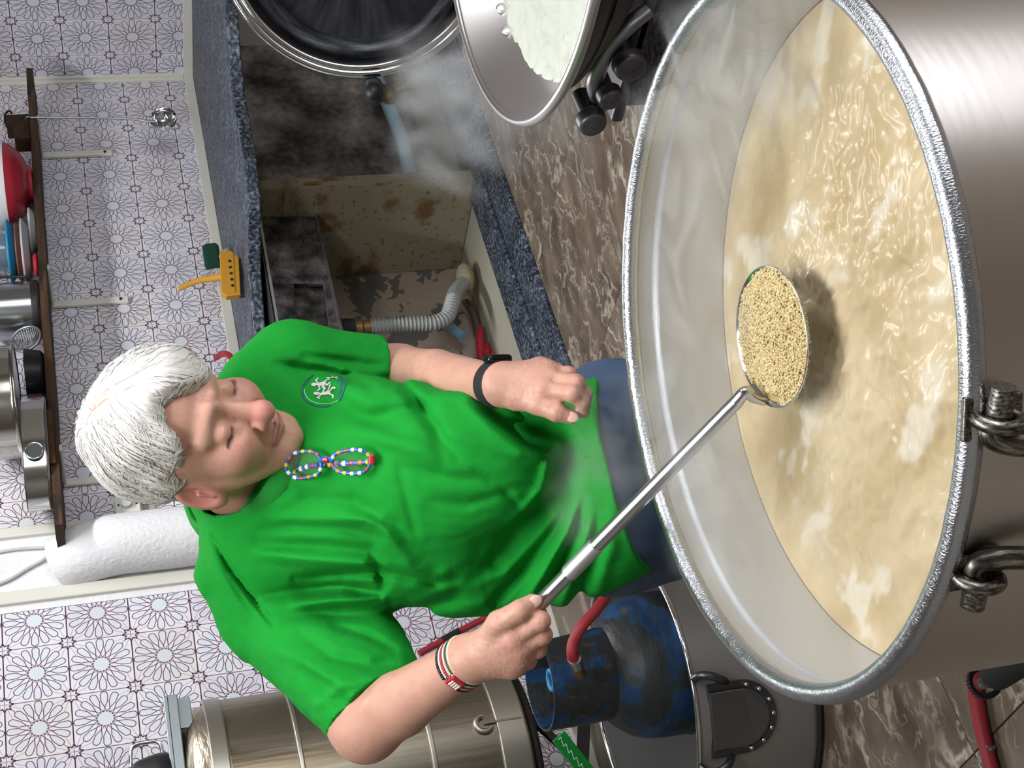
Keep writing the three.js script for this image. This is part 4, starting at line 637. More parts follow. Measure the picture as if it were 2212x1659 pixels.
// ---------------------------------------------------------------- by the foot of the big pot
{ const y = 0.016, o = atY(2110, 1480, y), t = thing('floor_hose', 'red gas hose lying across the brown stone floor', 'hose', o), k = (x, yy, h = y) => atY(x, yy, h).sub(o); part('hose', tube([k(2135, 1340), k(2113, 1395), k(2106, 1440), k(2108, 1500), k(2118, 1560), k(2134, 1630), k(2160, 1720)], 0.0135, 60, 12), M.redHose, t); }
{ const o = atY(2135, 1468, 0.12), t = thing('gas_tap', 'black hand-grip gas tap with ribbed collar beside the floor hose', 'tap', o), k = (x, y, h) => atY(x, y, h).sub(o);
  const a = k(2128, 1472, 0.11), b = k(2218, 1405, 0.16), d = b.clone().sub(a).normalize(); part('grip', tube([a.clone().addScaledVector(d, 0.018), a.clone().lerp(b, 0.4), a.clone().lerp(b, 0.75), b], (s) => 0.012 + 0.016 * sstep(0, 0.25, s) + 0.004 * s, 30, 20), M.rubber, t);
  part('stem', cyl(a.clone().addScaledVector(d, -0.012), a.clone().addScaledVector(d, 0.03), 0.011, 0.011, 14), M.steelDull, t);
  const rg = []; rg.push(new THREE.TorusGeometry(0.024, 0.005, 8, 36)); for (let i = 0; i < 30; i++) { const an = i / 30 * 6.2832; rg.push(box(0.0024, 0.003, 0.016, 0).rotateZ(an).translate(0.028 * Math.cos(an), 0.028 * Math.sin(an), 0)); } rg.push(new THREE.CylinderGeometry(0.027, 0.025, 0.014, 36, 1, true).rotateX(Math.PI / 2)); part('ribbed_collar', merged(rg).applyQuaternion(new THREE.Quaternion().setFromUnitVectors(V3(0, 0, 1), d)), M.black, t, a.clone().addScaledVector(d, -0.004).toArray());
  part('stand_pipe', cyl([b.x, b.y, b.z], [b.x + 0.02, -o.y + 0.002, b.z - 0.01], 0.012, 0.012, 12), M.steelDull, t);
}
{ const o = atY(2160, 1655, 0.012), t = thing('pale_clip', 'white worn clip lying on the floor at the hose end', 'clip', o), m = std(0xc7c8cc, 0.6, 0, { map: rep(grimeTex, 3, 3) }); part('clip', tube([V3(-0.03, 0, 0.03), V3(-0.035, 0.006, -0.01), V3(-0.01, 0.01, -0.032), V3(0.025, 0.008, -0.028), V3(0.042, 0, 0.0)], 0.012, 24, 10), m, t); }
// ---------------------------------------------------------------- the cook
// Points are given in the frame of someone looking at her: x to her left hand, y up, z towards the viewer, metres from the eye.
const kk = (x, y, D) => [(829.5 - y) / F * D, -(x - 1106) / F * D, -D];
const camM = new THREE.Matrix4().makeBasis(RGT, UPP, FWD.clone().negate()).setPosition(EYE), camI = camM.clone().invert();
const toCam = (v) => vec(v).clone().applyMatrix4(camI).toArray();
// -- distance helpers
const len3 = (x, y, z) => Math.sqrt(x * x + y * y + z * z);
function cap(p, a, b, ra, rb) { // tapered capsule
  const bx = b[0] - a[0], by = b[1] - a[1], bz = b[2] - a[2], px = p[0] - a[0], py = p[1] - a[1], pz = p[2] - a[2];
  const h = clamp((px * bx + py * by + pz * bz) / (bx * bx + by * by + bz * bz));
  return len3(px - bx * h, py - by * h, pz - bz * h) - (ra + (rb - ra) * h);
}
const ell = (p, c, r) => { const x = (p[0] - c[0]) / r[0], y = (p[1] - c[1]) / r[1], z = (p[2] - c[2]) / r[2], k = len3(x, y, z); return (k - 1) * Math.min(r[0], r[1], r[2]) * (k < 1 ? 1 : 1); };
const sph = (p, c, r) => len3(p[0] - c[0], p[1] - c[1], p[2] - c[2]) - r;
const smin = (a, b, k) => { const h = Math.max(k - Math.abs(a - b), 0) / k; return Math.min(a, b) - h * h * k * 0.25; };
const smax = (a, b, k) => -smin(-a, -b, k);
function chain(p, pts, rs, k = 0.006) { let d = 1e9; for (let i = 0; i < pts.length - 1; i++) d = smin(d, cap(p, pts[i], pts[i + 1], rs[i], rs[i + 1]), k); return d; }
// -- meshing by surface nets, vertices then pulled on to the surface
function nets(f, lo, hi, cell, color) {
  const n = [0, 1, 2].map((i) => Math.ceil((hi[i] - lo[i]) / cell) + 1), [nx, ny, nz] = n, val = new Float32Array(nx * ny * nz), p = [0, 0, 0];
  for (let k = 0, q = 0; k < nz; k++) for (let j = 0; j < ny; j++) for (let i = 0; i < nx; i++, q++) { p[0] = lo[0] + i * cell; p[1] = lo[1] + j * cell; p[2] = lo[2] + k * cell; val[q] = f(p); }
  const vid = new Int32Array(nx * ny * nz).fill(-1), pos = [], sx = 1, sy = nx, sz_ = nx * ny, cor = [0, sx, sy, sx + sy, sz_, sx + sz_, sy + sz_, sx + sy + sz_];
  const E = [[0, 1], [2, 3], [4, 5], [6, 7], [0, 2], [1, 3], [4, 6], [5, 7], [0, 4], [1, 5], [2, 6], [3, 7]];
  for (let k = 0; k < nz - 1; k++) for (let j = 0; j < ny - 1; j++) for (let i = 0; i < nx - 1; i++) {
    const q = i + j * sy + k * sz_; let m = 0; for (let c = 0; c < 8; c++) if (val[q + cor[c]] < 0) m |= 1 << c; if (m === 0 || m === 255) continue;
    let x = 0, y = 0, z = 0, s = 0; for (const [a, b] of E) { const va = val[q + cor[a]], vb = val[q + cor[b]]; if ((va < 0) === (vb < 0)) continue; const t = va / (va - vb), ax = a & 1, ay = (a >> 1) & 1, az = a >> 2, bx = b & 1, by = (b >> 1) & 1, bz = b >> 2; x += ax + (bx - ax) * t; y += ay + (by - ay) * t; z += az + (bz - az) * t; s++; }
    vid[q] = pos.length / 3; pos.push(lo[0] + (i + x / s) * cell, lo[1] + (j + y / s) * cell, lo[2] + (k + z / s) * cell);
  }
  const idx = [], face = (a, b, c, d, flip) => { if (a < 0 || b < 0 || c < 0 || d < 0) return; flip ? idx.push(a, c, b, a, d, c) : idx.push(a, b, c, a, c, d); };
  for (let k = 1; k < nz - 1; k++) for (let j = 1; j < ny - 1; j++) for (let i = 1; i < nx - 1; i++) {
    const q = i + j * sy + k * sz_, v = val[q] < 0;
    if (v !== (val[q + sx] < 0)) face(vid[q - sy - sz_], vid[q - sz_], vid[q], vid[q - sy], !v);
    if (v !== (val[q + sy] < 0)) face(vid[q - sx - sz_], vid[q - sx], vid[q], vid[q - sz_], !v);
    if (v !== (val[q + sz_] < 0)) face(vid[q - sx - sy], vid[q - sy], vid[q], vid[q - sx], !v);
  }
  const nor = new Float32Array(pos.length), col = color ? new Float32Array(pos.length) : null, e = cell * 0.35;
  for (let i = 0; i < pos.length; i += 3) {
    const q = [pos[i], pos[i + 1], pos[i + 2]]; let g;
    for (let it = 0; it < 3; it++) {
      const grad = [0, 0, 0]; for (let c = 0; c < 3; c++) { const o = q[c]; q[c] = o + e; const a = f(q); q[c] = o - e; grad[c] = (a - f(q)) / (2 * e); q[c] = o; }
      const L = len3(...grad) || 1; g = [grad[0] / L, grad[1] / L, grad[2] / L]; if (it === 2) break;
      const d = clamp(f(q) / Math.max(L, 0.3), -cell * 0.6, cell * 0.6); q[0] -= g[0] * d; q[1] -= g[1] * d; q[2] -= g[2] * d;
    }
    pos[i] = q[0]; pos[i + 1] = q[1]; pos[i + 2] = q[2]; nor[i] = g[0]; nor[i + 1] = g[1]; nor[i + 2] = g[2];
    if (col) { const c = color(q, g); col[i] = c[0]; col[i + 1] = c[1]; col[i + 2] = c[2]; }
  }
  const geo = new THREE.BufferGeometry(); geo.setAttribute('position', new THREE.Float32BufferAttribute(pos, 3)); geo.setAttribute('normal', new THREE.BufferAttribute(nor, 3)); if (col) geo.setAttribute('color', new THREE.BufferAttribute(col, 3)); geo.setIndex(idx);
  return geo;
}
// -- head frame, from the pose in the photograph
const HC = kk(424, 942, 1.834), HR = [[0.846, 0.338, 0.412], [0.047, 0.722, -0.690], [-0.531, 0.603, 0.595]];
const toHead = (p) => { const x = p[0] - HC[0], y = p[1] - HC[1], z = p[2] - HC[2]; return [HR[0][0] * x + HR[1][0] * y + HR[2][0] * z, HR[0][1] * x + HR[1][1] * y + HR[2][1] * z, HR[0][2] * x + HR[1][2] * y + HR[2][2] * z]; };
const fromHead = (q) => [HC[0] + HR[0][0] * q[0] + HR[0][1] * q[1] + HR[0][2] * q[2], HC[1] + HR[1][0] * q[0] + HR[1][1] * q[1] + HR[1][2] * q[2], HC[2] + HR[2][0] * q[0] + HR[2][1] * q[1] + HR[2][2] * q[2]];
// -- joints
const J = {
  neckTop: fromHead([0, -0.045, -0.025]), neckBase: kk(530, 1010, 1.955),
  shR: kk(600, 1335, 1.995), elR: kk(790, 1570, 1.80), wrR: kk(1012, 1424, 1.672),
  shL: kk(650, 805, 1.99), elL: kk(862, 808, 2.05), wrL: kk(1078, 830, 1.80),
};
function armR(p) { let d = chain(p, [J.shR, J.elR], [0.052, 0.043]); d = smin(d, chain(p, [J.elR, [mix(J.elR[0], J.wrR[0], 0.35), mix(J.elR[1], J.wrR[1], 0.35), mix(J.elR[2], J.wrR[2], 0.35)], J.wrR], [0.041, 0.0405, 0.0265]), 0.02); return d; }
function armL(p) { let d = chain(p, [J.shL, J.elL], [0.05, 0.040]); d = smin(d, chain(p, [J.elL, [mix(J.elL[0], J.wrL[0], 0.4), mix(J.elL[1], J.wrL[1], 0.4), mix(J.elL[2], J.wrL[2], 0.4)], J.wrL], [0.040, 0.039, 0.0245]), 0.02); return d; }
const neck = (p) => smin(cap(p, J.neckTop, J.neckBase, 0.056, 0.064), cap(p, J.neckBase, kk(600, 1030, 1.99), 0.066, 0.09), 0.04);
const torsoCore = (p) => smin(cap(p, kk(640, 1290, 1.99), kk(680, 850, 1.99), 0.05, 0.05), cap(p, kk(700, 1060, 1.975), kk(1180, 1060, 1.94), 0.085, 0.08), 0.06);
const headBase = (q) => {
  let d = ell(q, [0, 0.036, -0.018], [0.0765, 0.098, 0.097]);
  d = smin(d, ell(q, [0, -0.036, 0.028], [0.058, 0.073, 0.061]), 0.03);
  return d;
};
function headF(p) {
  const q = toHead(p), m = [Math.abs(q[0]), q[1], q[2]];
  let d = headBase(q);
  d = smin(d, cap(m, [0.0, -0.096, 0.072], [0.012, -0.093, 0.068], 0.019, 0.018), 0.022);            // chin
  d = smin(d, cap(m, [0.02, -0.09, 0.055], [0.052, -0.043, 0.0], 0.015, 0.013), 0.022);              // jaw
  d = smin(d, sph(m, [0.037, -0.024, 0.058], 0.029), 0.02);                                         // cheek
  d = smin(d, cap(m, [0.010, 0.032, 0.082], [0.046, 0.026, 0.062], 0.0095, 0.009), 0.014);           // brow
  d = smax(d, -sph(m, [0.031, 0.008, 0.103], 0.0215), 0.014);                                       // socket
  d = smin(d, sph(m, [0.031, 0.007, 0.0705], 0.0155), 0.004);                                       // lid
  d = smax(d, -cap(m, [0.014, -0.001, 0.088], [0.050, -0.002, 0.0765], 0.0017, 0.0017), 0.002);    // lash line
  d = smax(d, -cap(m, [0.017, 0.0165, 0.091], [0.047, 0.0165, 0.081], 0.0018, 0.0018), 0.003);       // lid crease
  d = smin(d, cap(m, [0.022, -0.0105, 0.0785], [0.044, -0.0105, 0.0715], 0.006, 0.005), 0.006);      // bag
  d = smin(d, cap(q, [0, 0.016, 0.0815], [0, -0.026, 0.1035], 0.0068, 0.0118), 0.012);                // nose
  d = smin(d, sph(q, [0, -0.0315, 0.1055], 0.0148), 0.007);
  d = smin(d, sph(m, [0.0135, -0.036, 0.0945], 0.0094), 0.006);
  d = smax(d, -sph(m, [0.0068, -0.0445, 0.1015], 0.0042), 0.003);
  d = smin(d, cap(m, [0, -0.0618, 0.0928], [0.022, -0.066, 0.0815], 0.0028, 0.0016), 0.006);          // lips
  d = smin(d, cap(m, [0, -0.0708, 0.0912], [0.020, -0.0675, 0.0815], 0.0034, 0.0018), 0.007);
  d = smax(d, -cap(m, [0, -0.0662, 0.0965], [0.026, -0.0672, 0.0838], 0.0015, 0.0012), 0.002);
  d = smax(d, -cap(m, [0.021, -0.034, 0.0905], [0.036, -0.066, 0.0775], 0.0022, 0.0018), 0.008);     // fold by the nose
  d = smax(d, -cap(m, [0.010, 0.046, 0.094], [0.05, 0.048, 0.070], 0.001, 0.001), 0.004);
  // ears
  const e = [m[0], m[1], m[2]]; const ex = e[0] - 0.0765, ey = e[1] + 0.022, ez = e[2] + 0.012, cy = Math.cos(0.22), sy = Math.sin(0.22), ry = ey * cy - ez * sy, rz = ey * sy + ez * cy, tw = ex * 0.94 + rz * 0.34, tz = rz * 0.94 - ex * 0.34;
  let er = ell([tw, ry, tz], [0, 0, 0], [0.0085, 0.036, 0.0215]);
  er = smax(er, -ell([tw, ry, tz], [0.0085, 0.005, 0.002], [0.0095, 0.0265, 0.0145]), 0.003); er = smin(er, cap([tw, ry, tz], [0.004, 0.006, 0.006], [0.003, -0.012, 0.008], 0.0035, 0.003), 0.004);
  d = smin(d, er, 0.006);
  return d;
}
const skin = [0.53, 0.295, 0.225];
function skinTone(base, p) { const f = 0.5 + 0.9 * fbm(p[0] * 38, p[1] * 38, p[2] * 38, 3), s = sstep(0.28, 0.46, noise(p[0] * 170, p[1] * 170, p[2] * 170)); let c = [base[0] * (0.93 + 0.14 * f), base[1] * (0.90 + 0.18 * f), base[2] * (0.90 + 0.18 * f)]; return lerp3(c, [0.40, 0.19, 0.13], s * 0.34); }
function headColor(p) {
  const q = toHead(p), m = [Math.abs(q[0]), q[1], q[2]]; let c = skinTone(skin, p); const red = [0.56, 0.22, 0.19], blot = 0.6 + 0.8 * noise(q[0] * 60, q[1] * 60, q[2] * 60);
  const to = (t, k) => { c = lerp3(c, t, clamp(k)); };
  to(red, 0.75 * sstep(0.034, 0.010, len3(q[0], q[1] + 0.03, q[2] - 0.106))); to(red, 0.5 * sstep(0.048, 0.01, len3(m[0] - 0.042, m[1] + 0.03, m[2] - 0.07)) * blot); to(red, 0.75 * sstep(0.032, 0.016, len3(m[0] - 0.086, (m[1] + 0.022) * 0.6, m[2] + 0.012)));
  to([0.45, 0.19, 0.18], 0.6 * sstep(0.0055, 0.0025, Math.min(cap(m, [0, -0.062, 0.0945], [0.021, -0.066, 0.083], 0.001, 0.001), cap(m, [0, -0.0705, 0.093], [0.019, -0.0675, 0.083], 0.001, 0.001))));
  to([0.10, 0.055, 0.05], 0.9 * sstep(0.0036, 0.0014, cap(m, [0.015, -0.001, 0.088], [0.050, -0.002, 0.0765], 0.0004, 0.0004))); to([0.36, 0.25, 0.20], 0.55 * sstep(0.006, 0.002, cap(m, [0.013, 0.029, 0.0925], [0.050, 0.030, 0.070], 0.001, 0.001)));
  to([0.22, 0.08, 0.07], 0.6 * sstep(0.0035, 0.001, cap(m, [0, -0.0662, 0.0955], [0.025, -0.0672, 0.084], 0.0004, 0.0004))); to([0.40, 0.23, 0.15], 0.5 * sstep(0.010, 0.004, len3(q[0] + 0.047, q[1] + 0.022, q[2] - 0.072)));
  return c;
}
// hands: wrist, then metacarpal heads and finger joints
const HR_ = { // right hand, closed on the ladle
  w: J.wrR, thumb: [kk(1048, 1392, 1.657), kk(1078, 1346, 1.634), kk(1124, 1319, 1.622), kk(1150, 1301, 1.628)], tr: [0.0165, 0.0145, 0.0125, 0.0098],
  f: [[kk(1106, 1378, 1.637), kk(1168, 1341, 1.625), kk(1166, 1327, 1.663), kk(1138, 1332, 1.680)], [kk(1122, 1401, 1.640), kk(1172, 1372, 1.637), kk(1164, 1358, 1.675), kk(1134, 1356, 1.688)], [kk(1121, 1421, 1.648), kk(1161, 1402, 1.650), kk(1152, 1384, 1.684), kk(1124, 1376, 1.694)], [kk(1106, 1438, 1.658), kk(1141, 1428, 1.664), kk(1134, 1410, 1.692), kk(1112, 1400, 1.698)]],
};
const HL_ = { // left hand, loosely curled by her hip
  w: J.wrL, thumb: [kk(1118, 856, 1.786), kk(1162, 872, 1.768), kk(1203, 890, 1.757), kk(1233, 900, 1.757)], tr: [0.016, 0.0142, 0.0122, 0.0095],
  f: [[kk(1176, 842, 1.768), kk(1236, 850, 1.746), kk(1258, 869, 1.752), kk(1260, 890, 1.763)], [kk(1190, 818, 1.776), kk(1244, 828, 1.756), kk(1264, 852, 1.766), kk(1263, 876, 1.780)], [kk(1183, 802, 1.790), kk(1228, 810, 1.776), kk(1247, 836, 1.786), kk(1250, 860, 1.800)], [kk(1167, 797, 1.806), kk(1203, 802, 1.796), kk(1218, 826, 1.802), kk(1222, 848, 1.812)]],
};
const FR = [[0.0125, 0.0102, 0.0088, 0.0078], [0.0125, 0.0104, 0.009, 0.0078], [0.012, 0.0098, 0.0085, 0.0075], [0.011, 0.0088, 0.0076, 0.0068]];
function handF(H) {
  return (p) => {
    let d = 1e9; const palmR = 0.0135;
    for (let i = 0; i < 4; i++) d = smin(d, cap(p, H.w, H.f[i][0], 0.0235 - 0.002 * i, palmR), 0.016);
    d = smin(d, cap(p, H.f[0][0], H.f[3][0], 0.0132, 0.0122), 0.010); d = smin(d, cap(p, H.w, H.thumb[0], 0.021, 0.0165), 0.014);
    d = smin(d, cap(p, H.thumb[0], H.f[0][0], 0.014, 0.011), 0.012);
    for (let i = 0; i < 4; i++) { // each finger a chain of its own
      let g = 1e9; for (let j = 0; j < 3; j++) g = smin(g, cap(p, H.f[i][j], H.f[i][j + 1], FR[i][j], FR[i][j + 1]), 0.003); g = smin(g, sph(p, H.f[i][1], FR[i][1] + 0.0011), 0.004); d = smin(d, g, 0.0045);
      d = smin(d, sph(p, H.f[i][0], 0.0128), 0.006);
    }
    let t = 1e9; for (let j = 0; j < 3; j++) t = smin(t, cap(p, H.thumb[j], H.thumb[j + 1], H.tr[j], H.tr[j + 1]), 0.004); d = smin(d, t, 0.006);
    return d - 0.0004 * noise(p[0] * 260, p[1] * 260, p[2] * 260);
  };
}
function handColor(H) { return (p) => { let c = skinTone(skin, p), k = 0; for (const f of H.f) { k = Math.max(k, sstep(0.026, 0.010, len3(p[0] - f[0][0], p[1] - f[0][1], p[2] - f[0][2])), sstep(0.020, 0.008, len3(p[0] - f[1][0], p[1] - f[1][1], p[2] - f[1][2])) * 0.8, sstep(0.016, 0.006, len3(p[0] - f[3][0], p[1] - f[3][1], p[2] - f[3][2])) * 0.7); } return lerp3(c, [0.55, 0.235, 0.20], 0.42 * k); }; }
const P = new THREE.Group(); P.name = 'person'; const base = at(1400, 1050, 1.95).setY(0); P.position.copy(base); scene.add(P);
tag(P, 'white-haired person in green t-shirt and jeans stirring the big pot', 'person');
const placeCam = (g) => { g.applyMatrix4(camM); g.translate(-base.x, -base.y, -base.z); return g; };
const bound = (pts, m) => { const lo = [1e9, 1e9, 1e9], hi = [-1e9, -1e9, -1e9]; for (const p of pts) for (let i = 0; i < 3; i++) { lo[i] = Math.min(lo[i], p[i] - m); hi[i] = Math.max(hi[i], p[i] + m); } return [lo, hi]; };
const legTop = [at(1330, 1146, 1.945), at(1330, 915, 1.945)], legW = legTop.map((p) => [toCam(p), toCam(V3(p.x, 0.45, p.z)), toCam(V3(p.x, 0.07, p.z))]);
const footW = legTop.map((p) => [toCam(V3(p.x, 0.045, p.z)), toCam(V3(p.x - FWD.x * 0.13 + RGT.x * 0.02, 0.035, p.z - FWD.z * 0.13 + RGT.z * 0.02))]);
// body: neck, arms and the trunk under the clothes, with head and hands on finer grids
const skinM = std(0xffffff, 0.46, 0, { vertexColors: true, sheen: 0.15, sheenColor: new THREE.Color(0xffc0a8), specularIntensity: 0.7 });
{
  const bodyF = (p) => { let d = smin(armR(p), armL(p), 0.001); d = smin(d, torsoCore(p), 0.03); d = smin(d, neck(p), 0.03); return d; };
  const b = bound([J.shR, J.elR, J.wrR, J.shL, J.elL, J.wrL, J.neckTop, kk(1190, 1060, 1.94)], 0.1);
  const list = [];
  list.push(nets((p) => smax(bodyF(p), -1e9, 0.001), b[0], b[1], 0.0062, (p) => skinTone(skin, p)));
  const hb = bound([[-0.095, -0.13, -0.12], [0.095, 0.14, 0.125], [0.095, -0.13, 0.125], [-0.095, 0.14, -0.12], [-0.095, -0.13, 0.125], [0.095, 0.14, -0.12], [0.095, -0.13, -0.12], [-0.095, 0.14, 0.125]].map(fromHead), 0.004);
  list.push(nets((p) => smin(headF(p), neck(p), 0.022), hb[0], hb[1], 0.0027, headColor));
  for (const H of [HR_, HL_]) { const a = H === HR_ ? armR : armL, h = handF(H), q = bound([H.w, ...H.thumb, ...H.f.flat()], 0.028); list.push(nets((p) => smin(h(p), a(p), 0.012), q[0], q[1], 0.0027, handColor(H))); }
  const g = mergeGeometries(list); part('body', placeCam(g), skinM, P, null, 'bare face, neck, arms and hands');
  // nails
  const nail = std(0xe0b8ae, 0.3); const nl = (a, b, r) => { const d = V3(b[0] - a[0], b[1] - a[1], b[2] - a[2]).normalize(), n = V3(0, 0, 1).addScaledVector(d, -d.z).normalize(), x = d.clone().cross(n), c = V3(...b).addScaledVector(n, r * 0.80).addScaledVector(d, 0.001); return new THREE.SphereGeometry(1, 14, 8).applyMatrix4(new THREE.Matrix4().makeBasis(x.multiplyScalar(r * 0.72), d.multiplyScalar(r * 0.95), n.multiplyScalar(r * 0.26)).setPosition(c)); };
  part('fingernails', placeCam(merged([nl(HR_.thumb[2], HR_.thumb[3], 0.0098), nl(HL_.thumb[2], HL_.thumb[3], 0.0095)])), nail, P, null, 'pale thumbnails');
}
// -- hair: a cap grooved along its fall, and loose strands over it
const whorl = [0.004, 0.125, -0.035];
function fall(q) { const dx = q[0] - whorl[0], dz = q[2] - whorl[2]; return [Math.atan2(dx, dz), Math.hypot(dx, dz)]; }
function hairF(p) {
  const q = toHead(p); let d = ell(q, [0.006, 0.036, -0.020], [0.0855, 0.101, 0.105]); d = smin(d, ell(q, [0.022, 0.078, 0.006], [0.070, 0.053, 0.078]), 0.03); d = smin(d, ell(q, [0.006, 0.046, -0.056], [0.072, 0.072, 0.062]), 0.03);
  const t = clamp((q[0] + 0.075) / 0.15), hl = mix(0.062, 0.008, sstep(0.25, 0.9, t)) + 0.030 * Math.exp(-((q[0] + 0.012) ** 2) / 0.00055) - 0.042 * sstep(0.035, 0.07, Math.abs(q[0])) * (q[0] > 0 ? 0.6 : 1);
  const zc = 0.022 - 0.012 * sstep(0.06, 0.0, q[1]);
  const edge = Math.min(q[2] - zc, hl - q[1]); d += 0.009 * sstep(-0.030, 0.002, edge); d = smax(d, edge, 0.010);
  d = smax(d, -0.062 - q[1] - 0.35 * Math.min(0, q[2] + 0.03), 0.02);                                                  // nape and side length
  d = smax(d, -ell([Math.abs(q[0]), q[1], q[2]], [0.088, -0.026, -0.006], [0.030, 0.044, 0.031]), 0.008);                  // clear of the ears
  if (Math.abs(d) < 0.03) { const [a, r] = fall(q), w = q[1] * 3; d += 0.0026 * noise(a * 9, r * 9 + w, 1.5) + 0.0016 * noise(a * 26, r * 14, 4.2) + 0.0008 * noise(a * 60, r * 22, 8.8); d -= 0.004 * noise(q[0] * 22, q[1] * 22, q[2] * 22); const part_ = Math.abs(q[0] - 0.004 - 0.12 * (q[2] - 0.0)); if (q[1] > 0.05) d += 0.010 * Math.exp(-(part_ ** 2) / 0.00006) * sstep(0.075, 0.03, Math.abs(q[2] + 0.0)) ; }
  return d;
}
{
  const hb = bound([[-0.11, -0.09, -0.16], [0.11, 0.18, 0.1], [0.11, -0.09, 0.1], [-0.11, 0.18, -0.16], [-0.11, -0.09, 0.1], [0.11, 0.18, -0.16], [0.11, -0.09, -0.16], [-0.11, 0.18, 0.1]].map(fromHead), 0.004);
  const hm = std(0xffffff, 0.5, 0, { vertexColors: true, sheen: 0.4, sheenColor: new THREE.Color(0xffffff) });
  const cg = nets(hairF, hb[0], hb[1], 0.0034, (p) => { const q = toHead(p), [a, r] = fall(q), n = 0.5 + 0.5 * noise(a * 22, r * 10, 3.1), pk = Math.abs(q[0] - 0.004 - 0.12 * q[2]); let c = lerp3([0.54, 0.525, 0.51], [0.72, 0.71, 0.695], n); if (q[1] > 0.06) c = lerp3(c, [0.66, 0.47, 0.42], 0.6 * Math.exp(-(pk ** 2) / 0.00005) * sstep(0.07, 0.02, Math.abs(q[2]))); return c; });
  const hair = part('hair', placeCam(cg), hm, P, null, 'short white hair with a parting');
  // strands
  const pos = [], col = [], idx = [], src = []; let made = 0;
  const grad = (p) => { const e = 0.001, g = []; for (let c = 0; c < 3; c++) { const o = p[c]; p[c] = o + e; const a = hairF(p); p[c] = o - e; g[c] = (a - hairF(p)) / (2 * e); p[c] = o; } const L = len3(...g) || 1; return g.map((v) => v / L); };
  for (let tr = 0; tr < 9000 && made < 2600; tr++) {
    const a = rnd(0, 6.2832), r = Math.sqrt(rnd()) * 0.125, q0 = [whorl[0] + Math.sin(a) * r, 0.145 - r * r * 5 + rnd(-0.05, 0.01), whorl[2] + Math.cos(a) * r]; let p = fromHead(q0); let ok = true;
    for (let k = 0; k < 5; k++) { const d = hairF(p), g = grad(p); p = [p[0] - g[0] * d, p[1] - g[1] * d, p[2] - g[2] * d]; } if (Math.abs(hairF(p)) > 0.002) continue;
    const steps = 12 + Math.floor(rnd(0, 7)), L = rnd(0.005, 0.008), wv = rnd(-0.25, 0.25), zw = rnd(5, 8), line = []; let lift = rnd(0.0002, 0.0022);
    for (let s = 0; s <= steps; s++) {
      const q = toHead(p), g = grad(p), gh = [HR[0][0] * g[0] + HR[1][0] * g[1] + HR[2][0] * g[2], HR[0][1] * g[0] + HR[1][1] * g[1] + HR[2][1] * g[2], HR[0][2] * g[0] + HR[1][2] * g[1] + HR[2][2] * g[2]];
      const pd = q[0] - 0.004 - 0.12 * q[2], f = [Math.sign(pd) * sstep(0, 0.03, Math.abs(pd)) * 1.0 + (q[0] - whorl[0]) * 4, -0.35 - 2.5 * Math.abs(q[0]), (q[2] - whorl[2]) * zw + wv]; const dt = f[0] * gh[0] + f[1] * gh[1] + f[2] * gh[2]; const tx = [f[0] - gh[0] * dt, f[1] - gh[1] * dt, f[2] - gh[2] * dt], tl = len3(...tx) || 1;
      line.push([p[0] + g[0] * lift, p[1] + g[1] * lift, p[2] + g[2] * lift, g]); const nq = [q[0] + tx[0] / tl * L, q[1] + tx[1] / tl * L, q[2] + tx[2] / tl * L]; p = fromHead(nq); const d = hairF(p); if (d > 0.006) break; const gg = grad(p); p = [p[0] - gg[0] * d, p[1] - gg[1] * d, p[2] - gg[2] * d]; if (hairF(p) > 0.0015) break;
    }
    if (line.length < 5) continue; made++; const w0 = rnd(0.0004, 0.0010), c0 = rnd(0.56, 0.78), tint = [c0, c0 * rnd(0.96, 0.995), c0 * rnd(0.91, 0.985)], s0 = pos.length / 3;
    for (let s = 0; s < line.length; s++) { const [x, y, z, g] = line[s], n = line[Math.min(s + 1, line.length - 1)], m = line[Math.max(s - 1, 0)], d = V3(n[0] - m[0], n[1] - m[1], n[2] - m[2]).normalize(), sd = d.clone().cross(V3(...g)).normalize(), w = w0 * Math.sin(Math.PI * clamp((s + 0.5) / line.length)) ; const up = w * 0.9; pos.push(x - sd.x * w, y - sd.y * w, z - sd.z * w, x + g[0] * up, y + g[1] * up, z + g[2] * up, x + sd.x * w, y + sd.y * w, z + sd.z * w); for (let k = 0; k < 3; k++) col.push(...tint); if (s) { const b = s0 + s * 3, a = b - 3; idx.push(a, a + 1, b + 1, a, b + 1, b, a + 1, a + 2, b + 2, a + 1, b + 2, b + 1); } }
  }
  const sg = new THREE.BufferGeometry(); sg.setAttribute('position', new THREE.Float32BufferAttribute(pos, 3)); sg.setAttribute('color', new THREE.Float32BufferAttribute(col, 3)); sg.setIndex(idx); sg.computeVertexNormals();
  const st = part('strands', placeCam(sg), hm, hair); st.userData.kind = 'stuff';
}
